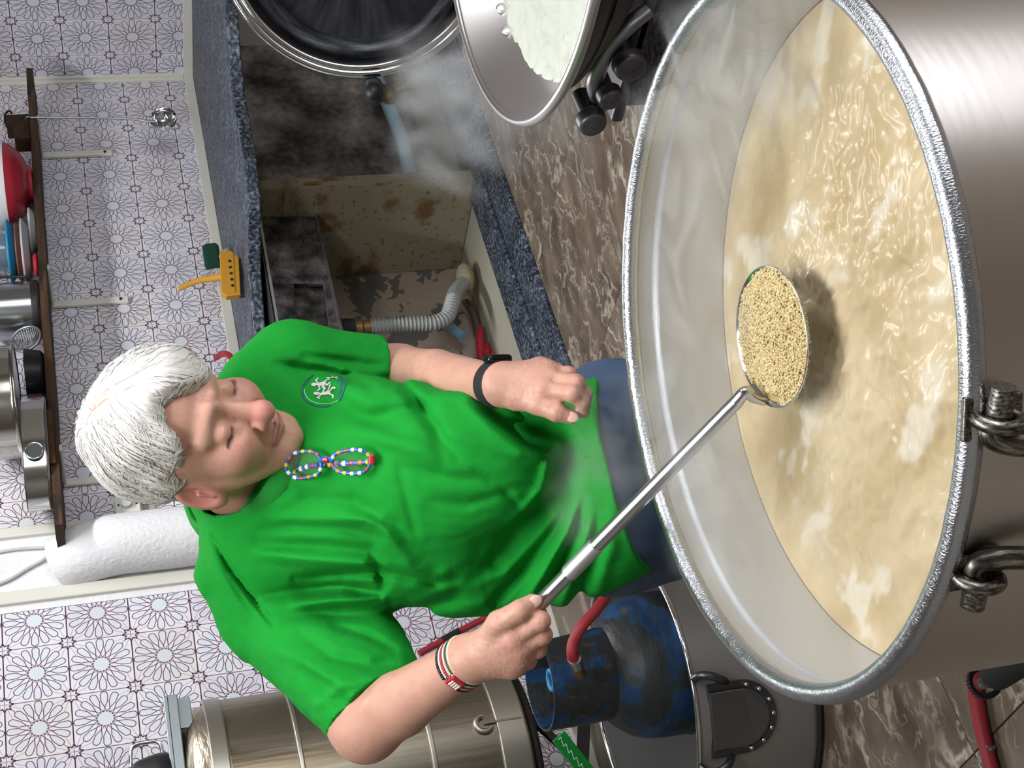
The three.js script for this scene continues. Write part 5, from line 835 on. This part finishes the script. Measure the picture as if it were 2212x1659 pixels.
// -- t-shirt: trunk from its outline in the photograph, given depth; sleeves; folds
const TAB = [ // picture column, outline towards her right, outline towards her left, middle depth, half thickness
  [425, 1120, 960, 1.985, 0.060], [455, 1205, 870, 1.985, 0.080], [485, 1285, 815, 1.985, 0.092], [515, 1322, 782, 1.985, 0.100], [560, 1332, 767, 1.985, 0.110], [620, 1318, 767, 1.979, 0.118], [700, 1290, 786, 1.970, 0.126], [780, 1296, 798, 1.960, 0.130], [840, 1318, 814, 1.953, 0.130], [900, 1330, 836, 1.945, 0.128], [960, 1333, 856, 1.941, 0.122], [1010, 1333, 868, 1.937, 0.114], [1060, 1330, 864, 1.945, 0.098], [1120, 1324, 850, 1.948, 0.094], [1200, 1308, 832, 1.940, 0.102], [1270, 1290, 816, 1.925, 0.116], [1310, 1281, 812, 1.918, 0.123], [1345, 1268, 812, 1.913, 0.127], [1372, 1252, 812, 1.912, 0.128], [1400, 1236, 812, 1.912, 0.128], [1450, 1216, 812, 1.910, 0.128]];
function row(v) { if (v <= TAB[0][0]) return TAB[0]; for (let i = 1; i < TAB.length; i++) if (v < TAB[i][0]) { const a = TAB[i - 1], b = TAB[i], t = (v - a[0]) / (b[0] - a[0]); return [v, mix(a[1], b[1], t), mix(a[2], b[2], t), mix(a[3], b[3], t), mix(a[4], b[4], t)]; } return TAB[TAB.length - 1]; }
const ROWS = []; for (let v = 380; v <= 1500; v += 4) { let s = [0, 0, 0, 0, 0], w = 0; for (let k = -6; k <= 6; k++) { const r = row(v + k * 6), g = Math.exp(-k * k / 12); for (let i = 0; i < 5; i++) s[i] += r[i] * g; w += g; } ROWS.push(s.map((x) => x / w)); }
function trunk(p) {
  const D = -p[2], v = 1106 - p[1] * F / D, y = 829.5 - p[0] * F / D, i = clamp((v - 380) / 4, 0, ROWS.length - 1.001), a = ROWS[Math.floor(i)], b = ROWS[Math.floor(i) + 1], t = i - Math.floor(i);
  const y1 = mix(a[1], b[1], t), y0 = mix(a[2], b[2], t), D0 = mix(a[3], b[3], t), th = mix(a[4], b[4], t), w = (y1 - y0) / 2 * D0 / F, ax = Math.abs((y - (y0 + y1) / 2) * D / F) / w, az = Math.abs(D - D0) / th, k = Math.pow(Math.pow(ax, 2.3) + Math.pow(az, 2.3), 1 / 2.3);
  let d = (k - 1) * Math.min(w, th); const top = (405 - v) * D / F; return smax(d, top, 0.04);
}
const bulge = (c, r, tilt = 0) => { const C = kk(...c), cs = Math.cos(tilt), sn = Math.sin(tilt); return (p) => { const x = p[0] - C[0], y = p[1] - C[1], z = p[2] - C[2]; return ell([x * cs + y * sn, -x * sn + y * cs, z], [0, 0, 0], r); }; };
const bust = bulge([800, 1120, 1.880], [0.085, 0.105, 0.062], 0.25), bust2 = bulge([850, 960, 1.880], [0.075, 0.105, 0.058], -0.1), belly = bulge([975, 1015, 1.838], [0.100, 0.122, 0.060], 0.38);
const slR = [kk(585, 1316, 1.985), kk(800, 1530, 1.815)], slRd = (() => { const a = slR[0], b = slR[1], L = len3(b[0] - a[0], b[1] - a[1], b[2] - a[2]); return [(b[0] - a[0]) / L, (b[1] - a[1]) / L, (b[2] - a[2]) / L]; })();
const slL = [kk(635, 794, 1.985), kk(826, 802, 2.035)], slLd = (() => { const a = slL[0], b = slL[1], L = len3(b[0] - a[0], b[1] - a[1], b[2] - a[2]); return [(b[0] - a[0]) / L, (b[1] - a[1]) / L, (b[2] - a[2]) / L]; })();
const cutR = [kk(866, 1470, 1.815), kk(727, 1590, 1.81)], cutRn = (() => { // hem plane of the right sleeve: holds the two hem corners and a line in depth
  const e = [cutR[1][0] - cutR[0][0], cutR[1][1] - cutR[0][1], cutR[1][2] - cutR[0][2]], z = [0.42, 0.36, 1], n = V3(...e).cross(V3(...z)).normalize(); if (n.dot(V3(...slRd)) < 0) n.negate(); return n.toArray(); })();
const cutLn = (() => { const e = V3(...kk(828, 800, 2.0)).sub(V3(...kk(822, 868, 1.97))), n = e.cross(V3(0.1, 0.75, -0.5)).normalize(); if (n.dot(V3(...slLd)) < 0) n.negate(); return V3(...slLd).lerp(n, 0.3).normalize().toArray(); })();
const pl = (p, o, n) => (p[0] - o[0]) * n[0] + (p[1] - o[1]) * n[1] + (p[2] - o[2]) * n[2];
// folds: polylines in picture points, depth (+ in, - out), width in picture points
const FOLD = [
  [[[835, 1240], [800, 1190], [700, 1180], [560, 1175]], 0.005, 16], [[[830, 1222], [760, 1215], [640, 1205], [560, 1195]], -0.004, 14],
  [[[820, 1160], [740, 1140], [640, 1135], [560, 1150]], 0.0035, 15], [[[905, 1240], [870, 1190], [820, 1130], [720, 1105]], -0.005, 24], [[[900, 1215], [850, 1140], [760, 1085], [660, 1075]], 0.0035, 18],
  [[[840, 1325], [760, 1330], [680, 1325], [600, 1335]], 0.005, 15], [[[815, 1275], [740, 1265], [650, 1275], [560, 1290]], 0.005, 16], [[[825, 1297], [740, 1297], [640, 1305]], -0.005, 14],
  [[[650, 1370], [720, 1420], [800, 1440], [850, 1430]], 0.004, 16], [[[600, 1400], [680, 1450], [760, 1480]], -0.003, 16], [[[760, 1540], [700, 1500], [650, 1450]], 0.003, 12],
  [[[460, 1160], [500, 1230], [560, 1310], [590, 1350]], 0.004, 7], [[[450, 1180], [480, 1250], [530, 1330]], -0.0035, 12],
  [[[880, 1010], [960, 1030], [1050, 1040]], 0.003, 14], [[[700, 900], [800, 905], [930, 880]], 0.004, 20], [[[640, 800], [700, 850], [790, 900], [860, 930]], 0.004, 22], [[[780, 930], [880, 960], [960, 990]], -0.004, 22], [[[900, 880], [940, 930], [960, 1000]], 0.003, 18],
  [[[660, 770], [740, 780], [820, 790]], 0.003, 10], [[[600, 790], [700, 800], [800, 830]], 0.004, 12],
  [[[985, 1235], [1060, 1210], [1140, 1120], [1180, 1090]], 0.006, 16], [[[1010, 1275], [1090, 1235], [1170, 1150], [1210, 1100]], -0.005, 16], [[[1070, 1300], [1130, 1230], [1200, 1140], [1235, 1080]], 0.007, 14], [[[1130, 1310], [1180, 1230], [1225, 1150], [1250, 1080]], -0.006, 14], [[[1170, 1310], [1205, 1230], [1245, 1150], [1262, 1070]], 0.007, 13], [[[1215, 1300], [1245, 1220], [1275, 1130]], -0.005, 14], [[[1245, 1300], [1280, 1210], [1295, 1100]], 0.005, 14], [[[1290, 1285], [1320, 1180], [1320, 1050]], -0.003, 16],
  [[[1035, 866], [1090, 912], [1150, 948], [1225, 968], [1218, 1060], [1145, 1165], [1065, 1245], [990, 1262]], 0.0055, 24], [[[1010, 872], [1066, 930], [1126, 972], [1190, 985], [1172, 1055], [1108, 1146], [1030, 1222], [960, 1240]], -0.0035, 15], [[[1180, 1000], [1120, 985], [1040, 960], [960, 935]], -0.002, 14],
  [[[640, 1250], [730, 1240], [815, 1236], [832, 1262]], 0.005, 12], [[[755, 806], [865, 823], [942, 925], [985, 985]], 0.003, 13], [[[820, 1232], [880, 1245], [940, 1258], [985, 1250]], 0.004, 12], [[[930, 1080], [1010, 1090], [1100, 1060]], 0.002, 12], [[[600, 1120], [700, 1125], [790, 1120], [860, 1160]], -0.003, 13], [[[860, 1000], [880, 1080], [900, 1160]], 0.0018, 12], [[[1030, 1020], [1090, 1060], [1120, 1100]], 0.002, 12], [[[720, 1350], [790, 1370], [850, 1400]], 0.003, 10], [[[690, 1520], [740, 1480], [800, 1465], [850, 1470]], -0.0025, 12], [[[640, 1430], [720, 1490], [770, 1540]], 0.003, 10], [[[1200, 920], [1240, 980], [1265, 1040]], 0.004, 20], [[[1260, 860], [1285, 930], [1300, 1000]], -0.004, 20], [[[1225, 895], [1250, 940], [1280, 990]], -0.003, 14],
  [[[860, 1325], [960, 1290], [1040, 1270]], 0.006, 24], [[[900, 1300], [1000, 1265]], -0.003, 14], [[[600, 980], [640, 1060], [560, 1110]], -0.002, 20],
].map(([pts, a, w]) => ({ pts: pts.map((q) => [q[0], q[1]]), a, w, lo: [Math.min(...pts.map((q) => q[0])) - w * 3, Math.min(...pts.map((q) => q[1])) - w * 3], hi: [Math.max(...pts.map((q) => q[0])) + w * 3, Math.max(...pts.map((q) => q[1])) + w * 3] }));
function folds(p) {
  const D = -p[2]; if (D > 2.0) return 0.002 * noise(p[0] * 18, p[1] * 10, p[2] * 18); const v = 1106 - p[1] * F / D, y = 829.5 - p[0] * F / D; let s = 0;
  for (const f of FOLD) {
    if (v < f.lo[0] || v > f.hi[0] || y < f.lo[1] || y > f.hi[1]) continue; let m = 1e9, tt = 0;
    for (let i = 0; i < f.pts.length - 1; i++) { const [ax, ay] = f.pts[i], [bx, by] = f.pts[i + 1], ex = bx - ax, ey = by - ay, h = clamp(((v - ax) * ex + (y - ay) * ey) / (ex * ex + ey * ey)), d = Math.hypot(v - ax - ex * h, y - ay - ey * h); if (d < m) { m = d; tt = (i + h) / (f.pts.length - 1); } }
    s += 2.3 * f.a * Math.exp(-(m * m) / (f.w * f.w)) * Math.pow(Math.sin(Math.PI * clamp(tt * 0.86 + 0.07)), 0.6);
  }
  return s + 0.0022 * noise(p[0] * 26, p[1] * 14, p[2] * 20) + 0.0010 * noise(p[0] * 70, p[1] * 40, p[2] * 60);
}
const hemA = kk(1268, 812, 1.82), hemB = kk(1380, 1215, 1.82), hemN = (() => { const e = V3(hemB[0] - hemA[0], hemB[1] - hemA[1], 0), n = e.cross(V3(0, 0.28, 1)).normalize(); if (n.y > 0) n.negate(); return n.toArray(); })();
const COL = [kk(424, 1080, 2.02), kk(445, 1128, 1.985), kk(492, 1138, 1.94), kk(548, 1106, 1.90), kk(600, 1052, 1.868), kk(622, 990, 1.86), kk(600, 925, 1.875), kk(545, 888, 1.925), kk(480, 900, 1.985), kk(430, 955, 2.03), kk(414, 1020, 2.04)];
const colC = COL.reduce((s, c) => [s[0] + c[0] / COL.length, s[1] + c[1] / COL.length, s[2] + c[2] / COL.length], [0, 0, 0]);
const colN = (() => { const n = V3(); for (let i = 0; i < COL.length; i++) { const a = V3(...COL[i]).sub(V3(...colC)), b = V3(...COL[(i + 1) % COL.length]).sub(V3(...colC)); n.add(a.cross(b)); } n.normalize(); if (n.y < 0) n.negate(); return n.toArray(); })();
function shirtF(p) {
  let d = trunk(p); d = smin(d, smin(bust(p), bust2(p), 0.04), 0.045); d = smin(d, belly(p), 0.022);
  d = smin(d, cap(p, kk(505, 1235, 1.985), kk(590, 1325, 1.985), 0.055, 0.068), 0.05);
  d = smin(d, cap(p, kk(560, 850, 1.985), kk(640, 788, 1.985), 0.05, 0.058), 0.05);
  let out = d;
  let sr = cap(p, slR[0], [slR[1][0] + slRd[0] * 0.06, slR[1][1] + slRd[1] * 0.06, slR[1][2] + slRd[2] * 0.06], 0.072, 0.0605), sl = cap(p, slL[0], [slL[1][0] + slLd[0] * 0.06, slL[1][1] + slLd[1] * 0.06, slL[1][2] + slLd[2] * 0.06], 0.06, 0.05);
  sr = smin(sr, cap(p, kk(745, 1292, 1.955), kk(835, 1448, 1.862), 0.056, 0.043), 0.03);
  const near = Math.min(d, sr, sl); if (near < 0.035 && near > -0.03) { const f = folds(p); d += f; sr += f; sl += f; }
  const T = 0.0105, cr = pl(p, cutR[0], cutRn), cl = pl(p, kk(826, 812, 2.0), cutLn), hm = pl(p, hemA, hemN);
  let srS = smax(sr, cr, 0.003), slS = smax(sl, cl, 0.003), tr = smax(d, hm, 0.003);
  srS = smax(srS, -Math.max(sr + T, -cr - 0.05), 0.002); slS = smax(slS, -Math.max(sl + T, -cl - 0.05), 0.002); tr = smax(tr, -Math.max(d + T, -hm - 0.06), 0.002);
  let r = smin(tr, srS, 0.022); r = smin(r, slS, 0.022);
  // neck opening
  const h = pl(p, colC, colN), rx = p[0] - colC[0] - h * colN[0], ry = p[1] - colC[1] - h * colN[1], rz = p[2] - colC[2] - h * colN[2]; r = smax(r, -Math.max(Math.max(len3(rx, ry, rz) - 0.077, -0.02 - h) , neck(p) - 0.006), 0.004);
  return r;
}
{
  const b = bound([kk(400, 1100, 1.98), kk(590, 1420, 1.95), kk(740, 1620, 1.74), kk(880, 1480, 1.74), kk(1400, 1280, 2.03), kk(1400, 800, 1.7), kk(700, 700, 2.05), kk(1390, 1200, 1.70), kk(620, 730, 1.70)], 0.012);
  b[1][2] = -1.735; b[0][2] = -2.135;
  const cloth = std(new THREE.Color().setRGB(0.006, 0.265, 0.026), 0.88, 0, { specularIntensity: 0.4 });
  const g = nets(shirtF, b[0], b[1], 0.0044);
  const uv = new Float32Array(g.attributes.position.count * 2); for (let i = 0; i < uv.length / 2; i++) { uv[i * 2] = g.attributes.position.getX(i) * 6; uv[i * 2 + 1] = g.attributes.position.getY(i) * 6; } g.setAttribute('uv', new THREE.BufferAttribute(uv, 2));
  cloth.bumpMap = knitTex; cloth.bumpScale = 0.0004;
  const shirt = part('t_shirt', placeCam(g), cloth, P, null, 'bright green cotton t-shirt');
  // ribbed collar: a flat band round the neck opening
  const cc = new THREE.CatmullRomCurve3(COL.map((c) => V3(...c)), true, 'centripetal'), n = 120, p = [], idx = [], out = [];
  for (let i = 0; i <= n; i++) { const c = cc.getPointAt((i % n) / n), o = c.clone().sub(V3(...colC)).normalize(), q = [];
    for (const [r, h] of [[-0.004, 0.019], [0.0, 0.0215], [0.005, 0.020], [0.014, 0.013], [0.0225, 0.004], [0.022, -0.006], [0.008, 0.0], [-0.002, 0.008]]) { const v = c.clone().addScaledVector(o, r).addScaledVector(V3(...colN), h); q.push(v); }
    q.forEach((v) => p.push(v.x, v.y, v.z)); if (i < n) for (let k = 0; k < 8; k++) { const a = i * 8 + k, b2 = i * 8 + (k + 1) % 8; idx.push(a, b2, b2 + 8, a, b2 + 8, a + 8); } }
  const cg = new THREE.BufferGeometry(); cg.setAttribute('position', new THREE.Float32BufferAttribute(p, 3)); cg.setIndex(idx); cg.computeVertexNormals(); part('collar', placeCam(cg), std(new THREE.Color().setRGB(0.006, 0.25, 0.026), 0.9), shirt);
  // stitched emblem on her left chest, laid on the cloth
  const emb = canvasTex(512, 512, (c, w) => {
    c.clearRect(0, 0, w, w); c.lineCap = 'round'; c.lineJoin = 'round';
    c.strokeStyle = '#0b5e4c'; c.lineWidth = 22; c.beginPath(); c.arc(256, 256, 212, 4.3, 5.5); c.stroke(); c.lineWidth = 12; c.beginPath(); c.arc(256, 256, 220, 2.9, 4.4); c.stroke(); c.strokeStyle = '#86cfa0'; c.lineWidth = 7; c.beginPath(); c.arc(256, 256, 196, 2.3, 4.6); c.stroke();
    c.fillStyle = '#0a6a55'; c.beginPath(); c.moveTo(110, 372); c.quadraticCurveTo(250, 490, 462, 300); c.quadraticCurveTo(300, 520, 96, 398); c.closePath(); c.fill(); c.beginPath(); c.moveTo(110, 372); c.quadraticCurveTo(240, 400, 420, 330); c.quadraticCurveTo(270, 440, 110, 390); c.closePath(); c.fill();
    c.fillStyle = '#cfc8cc'; c.strokeStyle = '#cfc8cc'; const fig = (x, y, s, f) => { c.save(); c.translate(x, y); c.scale(s * f, s); c.beginPath(); c.ellipse(0, -62, 17, 22, 0, 0, 7); c.fill(); c.lineWidth = 15; c.beginPath(); c.moveTo(0, -40); c.lineTo(4, 14); c.stroke(); c.lineWidth = 30; c.beginPath(); c.moveTo(2, -16); c.lineTo(6, 26); c.stroke(); c.lineWidth = 11; c.beginPath(); c.moveTo(-2, -26); c.lineTo(-40, -48); c.lineTo(-52, -34); c.moveTo(4, -24); c.lineTo(44, -8); c.lineTo(62, -26); c.moveTo(-2, 28); c.lineTo(-26, 62); c.lineTo(-44, 60); c.moveTo(10, 28); c.lineTo(30, 58); c.lineTo(22, 76); c.moveTo(20, 20); c.lineTo(52, 40); c.stroke(); c.restore(); };
    fig(190, 250, 1.25, 1); fig(300, 205, 1.15, -1); fig(352, 300, 0.7, 1);
  });
  shirt.updateWorldMatrix(true, false); P.updateMatrixWorld(true);
  const ec = at(700, 822, 1.86), zdir = FWD.clone().negate().addScaledVector(RGT, 0.35).normalize(), ydir = UPP.clone().addScaledVector(zdir, -UPP.dot(zdir)).normalize(), xdir = ydir.clone().cross(zdir), rot = new THREE.Euler().setFromRotationMatrix(new THREE.Matrix4().makeBasis(xdir, ydir, zdir));
  const dg = new DecalGeometry(shirt, ec, rot, V3(0.080, 0.078, 0.16)); { const A = dg.attributes.position; const N = dg.attributes.normal; const keep = []; for (let i = 0; i < A.count; i += 3) { const c = (N.getX(i) * zdir.x + N.getY(i) * zdir.y + N.getZ(i) * zdir.z); if (c > -0.05) keep.push(i, i + 1, i + 2); } dg.setIndex(keep); }
  dg.translate(-base.x, -base.y, -base.z); part('emblem', dg, std(0xffffff, 0.8, 0, { map: emb, transparent: true, alphaTest: 0.4, polygonOffset: true, polygonOffsetFactor: -1 }), shirt, null, 'embroidered emblem of pale dancing figures inside a dark green swoosh');
  // jeans
  const jf = (p) => { let d = 1e9; for (const l of legW) d = smin(d, chain(p, l, [0.082, 0.064, 0.056]), 0.02); d = smin(d, cap(p, legW[0][0], legW[1][0], 0.084, 0.084), 0.03); d = smin(d, cap(p, kk(1270, 1130, 1.955), kk(1270, 930, 1.955), 0.062, 0.062), 0.05); return d + 0.004 * noise(p[0] * 20, p[1] * 12, p[2] * 20) + 0.002 * noise(p[0] * 50, p[1] * 60, p[2] * 40); };
  const jb = bound([...legW.flat(), kk(1230, 1200, 2.03), kk(1230, 850, 1.84)], 0.11), jg = nets(jf, jb[0], jb[1], 0.011); const ju = new Float32Array(jg.attributes.position.count * 2); for (let i = 0; i < ju.length / 2; i++) { ju[i * 2] = jg.attributes.position.getX(i) * 12; ju[i * 2 + 1] = jg.attributes.position.getY(i) * 12; } jg.setAttribute('uv', new THREE.BufferAttribute(ju, 2));
  part('jeans', placeCam(jg), std(0xffffff, 0.85, 0, { map: denimTex }), P, null, 'faded blue jeans');
  for (const f of footW) { const fg = nets((p) => chain(p, f, [0.05, 0.04]), ...bound(f, 0.06), 0.008); part('shoe', placeCam(fg), M.rubber, P, null, 'dark shoe'); }
}
const onShirt = (x, y) => { for (let D = 1.72; D < 2.1; D += 0.001) if (shirtF(kk(x, y, D)) < 0) return D; return 1.85; };
// -- watch band
{
  const a = V3(...J.wrL), e = V3(...J.elL), d = a.clone().sub(e).normalize(), c = a.clone().addScaledVector(d, -0.004), x = V3(0.55, 0.2, 1).addScaledVector(d, -V3(0.55, 0.2, 1).dot(d)).normalize(), y = d.clone().cross(x), B = new THREE.Matrix4().makeBasis(x, y, d).setPosition(c);
  const t = thing('fitness_band', 'black rubber fitness band on the wrist of the hanging arm', 'watch', [0, 0, 0]); t.position.copy(c.clone().applyMatrix4(camM)); const put = (g) => { g.applyMatrix4(B).applyMatrix4(camM); g.translate(-t.position.x, -t.position.y, -t.position.z); return g; };
  const s = new THREE.Shape(); s.absellipse(0, 0, 0.0292, 0.0298, 0, Math.PI * 2); const hole = new THREE.Path(); hole.absellipse(0, 0, 0.0268, 0.0274, 0, Math.PI * 2); s.holes.push(hole);
  part('strap', put(new THREE.ExtrudeGeometry(s, { depth: 0.018, bevelEnabled: true, bevelSize: 0.0012, bevelThickness: 0.002, bevelSegments: 2, curveSegments: 40 }).translate(0, 0, -0.009)), M.rubber, t);
  part('tracker', put(box(0.036, 0.011, 0.021, 0.005, 4).translate(0, -0.0325, 0).rotateZ(0.75)), std(0x0d0e10, 0.15), t, null, 'glossy black tracker capsule');
}
// -- beaded bracelet
{
  const a = V3(...J.wrR), e = V3(...J.elR), d = a.clone().sub(e).normalize(), c = a.clone().addScaledVector(d, -0.012), x = V3(0, 0, 1).addScaledVector(d, -d.z).normalize(), y = d.clone().cross(x), B = new THREE.Matrix4().makeBasis(x, y, d).setPosition(c);
  const t = thing('beaded_bracelet', 'red, black, green and white beaded bracelet on the stirring wrist', 'bracelet', [0, 0, 0]); t.position.copy(c.clone().applyMatrix4(camM)); const put = (g) => { g.applyMatrix4(B).applyMatrix4(camM); g.translate(-t.position.x, -t.position.y, -t.position.z); return g; };
  const cols = [0x16161a, 0xd9d4cb, 0x9c2733, 0xd9d4cb, 0x1f4a2c, 0xd8d2b8], nm = ['black', 'white', 'red', 'white', 'green', 'cream'];
  cols.forEach((co, i) => { const gs = [], z = (i - 2.5) * 0.0042; for (let k = 0; k < 70; k++) { const an = k / 70 * Math.PI * 2, wob = Math.abs(an - 0.25) < 0.3 || Math.abs(an - 0.25 - Math.PI * 2) < 0.3 ? 0.4 : 1; gs.push(new THREE.IcosahedronGeometry(i % 2 ? 0.0019 : 0.0024, 1).translate(0.0295 * Math.cos(an), 0.0305 * Math.sin(an), z * wob)); } const s = part('bead_row', put(merged(gs)), std(co, 0.35), t, null, nm[i] + ' row of beads'); });
  part('flag_bead', put(box(0.006, 0.018, 0.018, 0.002).translate(0.0315, 0.0, 0).rotateZ(0.3)), std(0xa02030, 0.35), t, null, 'red shield bead'); const w = []; for (let k = 0; k < 4; k++) w.push(box(0.002, 0.002, 0.010, 0.0006).translate(0.0352, -0.005 + k * 0.0033, 0).rotateZ(0.3)); part('shield_marks', put(merged(w)), std(0xe6e2da, 0.4), t);
}
// -- spectacles hooked in the collar
{
  const o = at(720, 1000, 1.735), t = thing('spectacles', 'reading glasses with rainbow beaded frames hooked in the shirt collar', 'glasses', o), k = (x, y, D = 0) => at(x, y, Qx(x) + D).sub(o);
  const qa = Math.min(onShirt(640, 985), onShirt(640, 1010), onShirt(640, 1030), onShirt(622, 1010)) - 0.014, qb = Math.min(onShirt(760, 978), onShirt(760, 1000), onShirt(790, 1000), onShirt(760, 1020)) - 0.016, Qx = (x) => mix(qa, qb, clamp((x - 640) / 140)), Q = 0; const pal = [0x2c5fae, 0xe9e7e2, 0x2c5fae, 0xc5c23a, 0x2c5fae, 0xd97a25, 0x2c5fae, 0xb03a4a, 0x2c5fae, 0xe9e7e2], mats = {}; const mt = (c) => mats[c] ??= std(c, 0.3);
  const rimOf = (pts) => new THREE.CatmullRomCurve3(pts, true, 'centripetal');
  const lens1 = rimOf([k(628, 985, Q), k(655, 975, Q), k(683, 980, Q), k(694, 1000, Q), k(688, 1022, Q), k(664, 1031, Q), k(638, 1032, Q), k(618, 1012, Q)]), lens2 = rimOf([k(722, 984, Q), k(745, 974, Q), k(780, 973, Q), k(797, 984, Q), k(799, 1003, Q), k(788, 1018, Q), k(755, 1023, Q), k(728, 1016, Q), k(717, 1000, Q)]);
  const beads = (cv, n, r, sh, par) => { const g = new THREE.CylinderGeometry(r, r, cv.getLength() / n * 0.93, 8); for (let i = 0; i < n; i++) { const p = cv.getPointAt((i + 0.5) / n), d = cv.getTangentAt((i + 0.5) / n), m = part('bead', g, mt(pal[(i + sh) % pal.length]), par, p.toArray()); m.quaternion.setFromUnitVectors(V3(0, 1, 0), d); } };
  for (const [cv, s] of [[lens1, 0], [lens2, 4]]) { const r = part('lens_rim', new THREE.TubeGeometry(cv, 60, 0.0018, 8, true), std(0x2b4f9a, 0.3), t); beads(cv, 26, 0.0026, s, r); const c = V3(); const pts = cv.getPoints(40); pts.forEach((p) => c.addScaledVector(p, 1 / 41)); const ps = [c.x, c.y, c.z], ii = []; pts.forEach((p) => ps.push(p.x, p.y, p.z)); for (let i = 0; i < 40; i++) ii.push(0, i + 1, i + 2); const lg = new THREE.BufferGeometry(); lg.setAttribute('position', new THREE.Float32BufferAttribute(ps, 3)); lg.setIndex(ii); lg.computeVertexNormals(); part('lens', lg, std(0xffffff, 0.02, 0, { transmission: 1, thickness: 0, specularIntensity: 0.06 }), t); }
  const br = new THREE.CatmullRomCurve3([k(693, 996, Q), k(704, 990, Q - 0.003), k(719, 996, Q)]); part('bridge', new THREE.TubeGeometry(br, 12, 0.0036, 10), mt(0x2c5fae), t); part('bridge_bead', cyl(k(700, 993, Q - 0.003), k(710, 993, Q - 0.003), 0.0043, 0.0043, 10), mt(0xb8293a), t);
  const tp1 = new THREE.CatmullRomCurve3([k(801, 993, Q), k(797, 997, Q + 0.006), k(760, 1000, Q + 0.009), k(722, 1003, Q + 0.011), k(692, 1006, Q + 0.012)]), tp2 = new THREE.CatmullRomCurve3([k(688, 1004, Q + 0.008), k(665, 1008, Q + 0.011), k(640, 1018, Q + 0.014), k(624, 1032, Q + 0.018), k(612, 1043, Q + 0.02)]);
  for (const [cv, n, s] of [[tp1, 14, 2], [tp2, 12, 6]]) { const r = part('temple', new THREE.TubeGeometry(cv, 24, 0.002, 8), std(0x2b4f9a, 0.3), t); beads(cv, n, 0.0036, s, r); }
  part('hinge', box(0.008, 0.014, 0.012, 0.003).applyQuaternion(camera.quaternion), mt(0xb8293a), t, k(803, 993, Q + 0.002).toArray());
}
// ---------------------------------------------------------------- steam over the broth and the cooker
{
  const wisps = (name, label, list) => {
    const pos = [], col = [], idx = [];
    for (const [c, w, h, tilt, sd, al] of list) { // curling sheets of vapour, thin at their edges
      const n = 26, m = 34, s0 = pos.length / 3, ax = V3(Math.cos(tilt), 0, Math.sin(tilt)), az = V3(-Math.sin(tilt), 0, Math.cos(tilt));
      for (let i = 0; i <= n; i++) for (let j = 0; j <= m; j++) {
        const u = i / n * 2 - 1, v = j / m * 2 - 1, cu = 0.16 * w * noise(u * 1.3 + sd, v * 1.7, sd * 3) * 2, p = c.clone().addScaledVector(ax, u * w * (1 - 0.25 * v) + 0.25 * w * noise(v * 1.5, sd, 2)).addScaledVector(az, cu + 0.22 * w * Math.sin(u * 2.2 + v * 1.4 + sd)).add(V3(0, v * h, 0));
        pos.push(p.x, p.y, p.z); const e = clamp(1 - Math.max(u * u, v * v)), a = al * sstep(0, 0.75, e * (1 - 0.6 * u * u * v * v)) * clamp(0.55 + 1.3 * fbm(u * 1.6 + sd * 5, v * 1.3, sd, 3)); col.push(1, 1, 1, clamp(a));
        if (i < n && j < m) { const k = s0 + i * (m + 1) + j; idx.push(k, k + 1, k + m + 2, k, k + m + 2, k + m + 1); }
      }
    }
    const g = new THREE.BufferGeometry(); g.setAttribute('position', new THREE.Float32BufferAttribute(pos, 3)); g.setAttribute('color', new THREE.Float32BufferAttribute(col, 4)); g.setIndex(idx); g.computeVertexNormals();
    const o = single(name, g, std(0xe8ebee, 1, 0, { vertexColors: true, transparent: true, opacity: 1, depthWrite: false, side: THREE.DoubleSide, specularIntensity: 0, transmission: 0.5, thickness: 0 }), label, 'steam'); o.userData.kind = 'stuff'; o.castShadow = false; return o;
  };
  const S = (x, y, D) => at(x, y, D);
  wisps('pot_steam', 'thin white steam rising from the far side of the boiling broth', [
    [S(1560, 90, 1.50), 0.11, 0.085, 0.7, 1.3, 0.36], [S(1600, 20, 1.42), 0.12, 0.075, 0.6, 18.4, 0.34], [S(1680, 60, 1.38), 0.11, 0.06, 0.7, 19.9, 0.30], [S(1560, 260, 1.46), 0.10, 0.06, 0.7, 21.2, 0.26], [S(1500, 300, 1.52), 0.11, 0.075, 0.6, 2.1, 0.30], [S(1620, 170, 1.46), 0.10, 0.055, 0.5, 3.7, 0.28], [S(1500, 560, 1.52), 0.11, 0.07, 0.65, 4.9, 0.24], [S(1480, 900, 1.52), 0.10, 0.07, 0.7, 6.2, 0.24], [S(1340, 950, 1.66), 0.08, 0.07, 0.6, 7.4, 0.22], [S(1290, 1080, 1.68), 0.08, 0.07, 0.7, 8.8, 0.18], [S(1530, 1100, 1.47), 0.10, 0.05, 0.6, 10.1, 0.22]]);
  wisps('cooker_steam', 'white steam drifting between the curd pan and the recess', [
    [S(985, 230, 2.9), 0.13, 0.15, 0.7, 11.3, 0.36], [S(945, 300, 3.0), 0.12, 0.13, 0.9, 12.7, 0.32], [S(1030, 190, 2.8), 0.11, 0.16, 0.5, 13.9, 0.30], [S(975, 150, 3.1), 0.13, 0.17, 0.7, 15.3, 0.26], [S(1180, 260, 2.7), 0.14, 0.10, 0.7, 16.1, 0.22]]);
}
renderer.render(scene, camera);
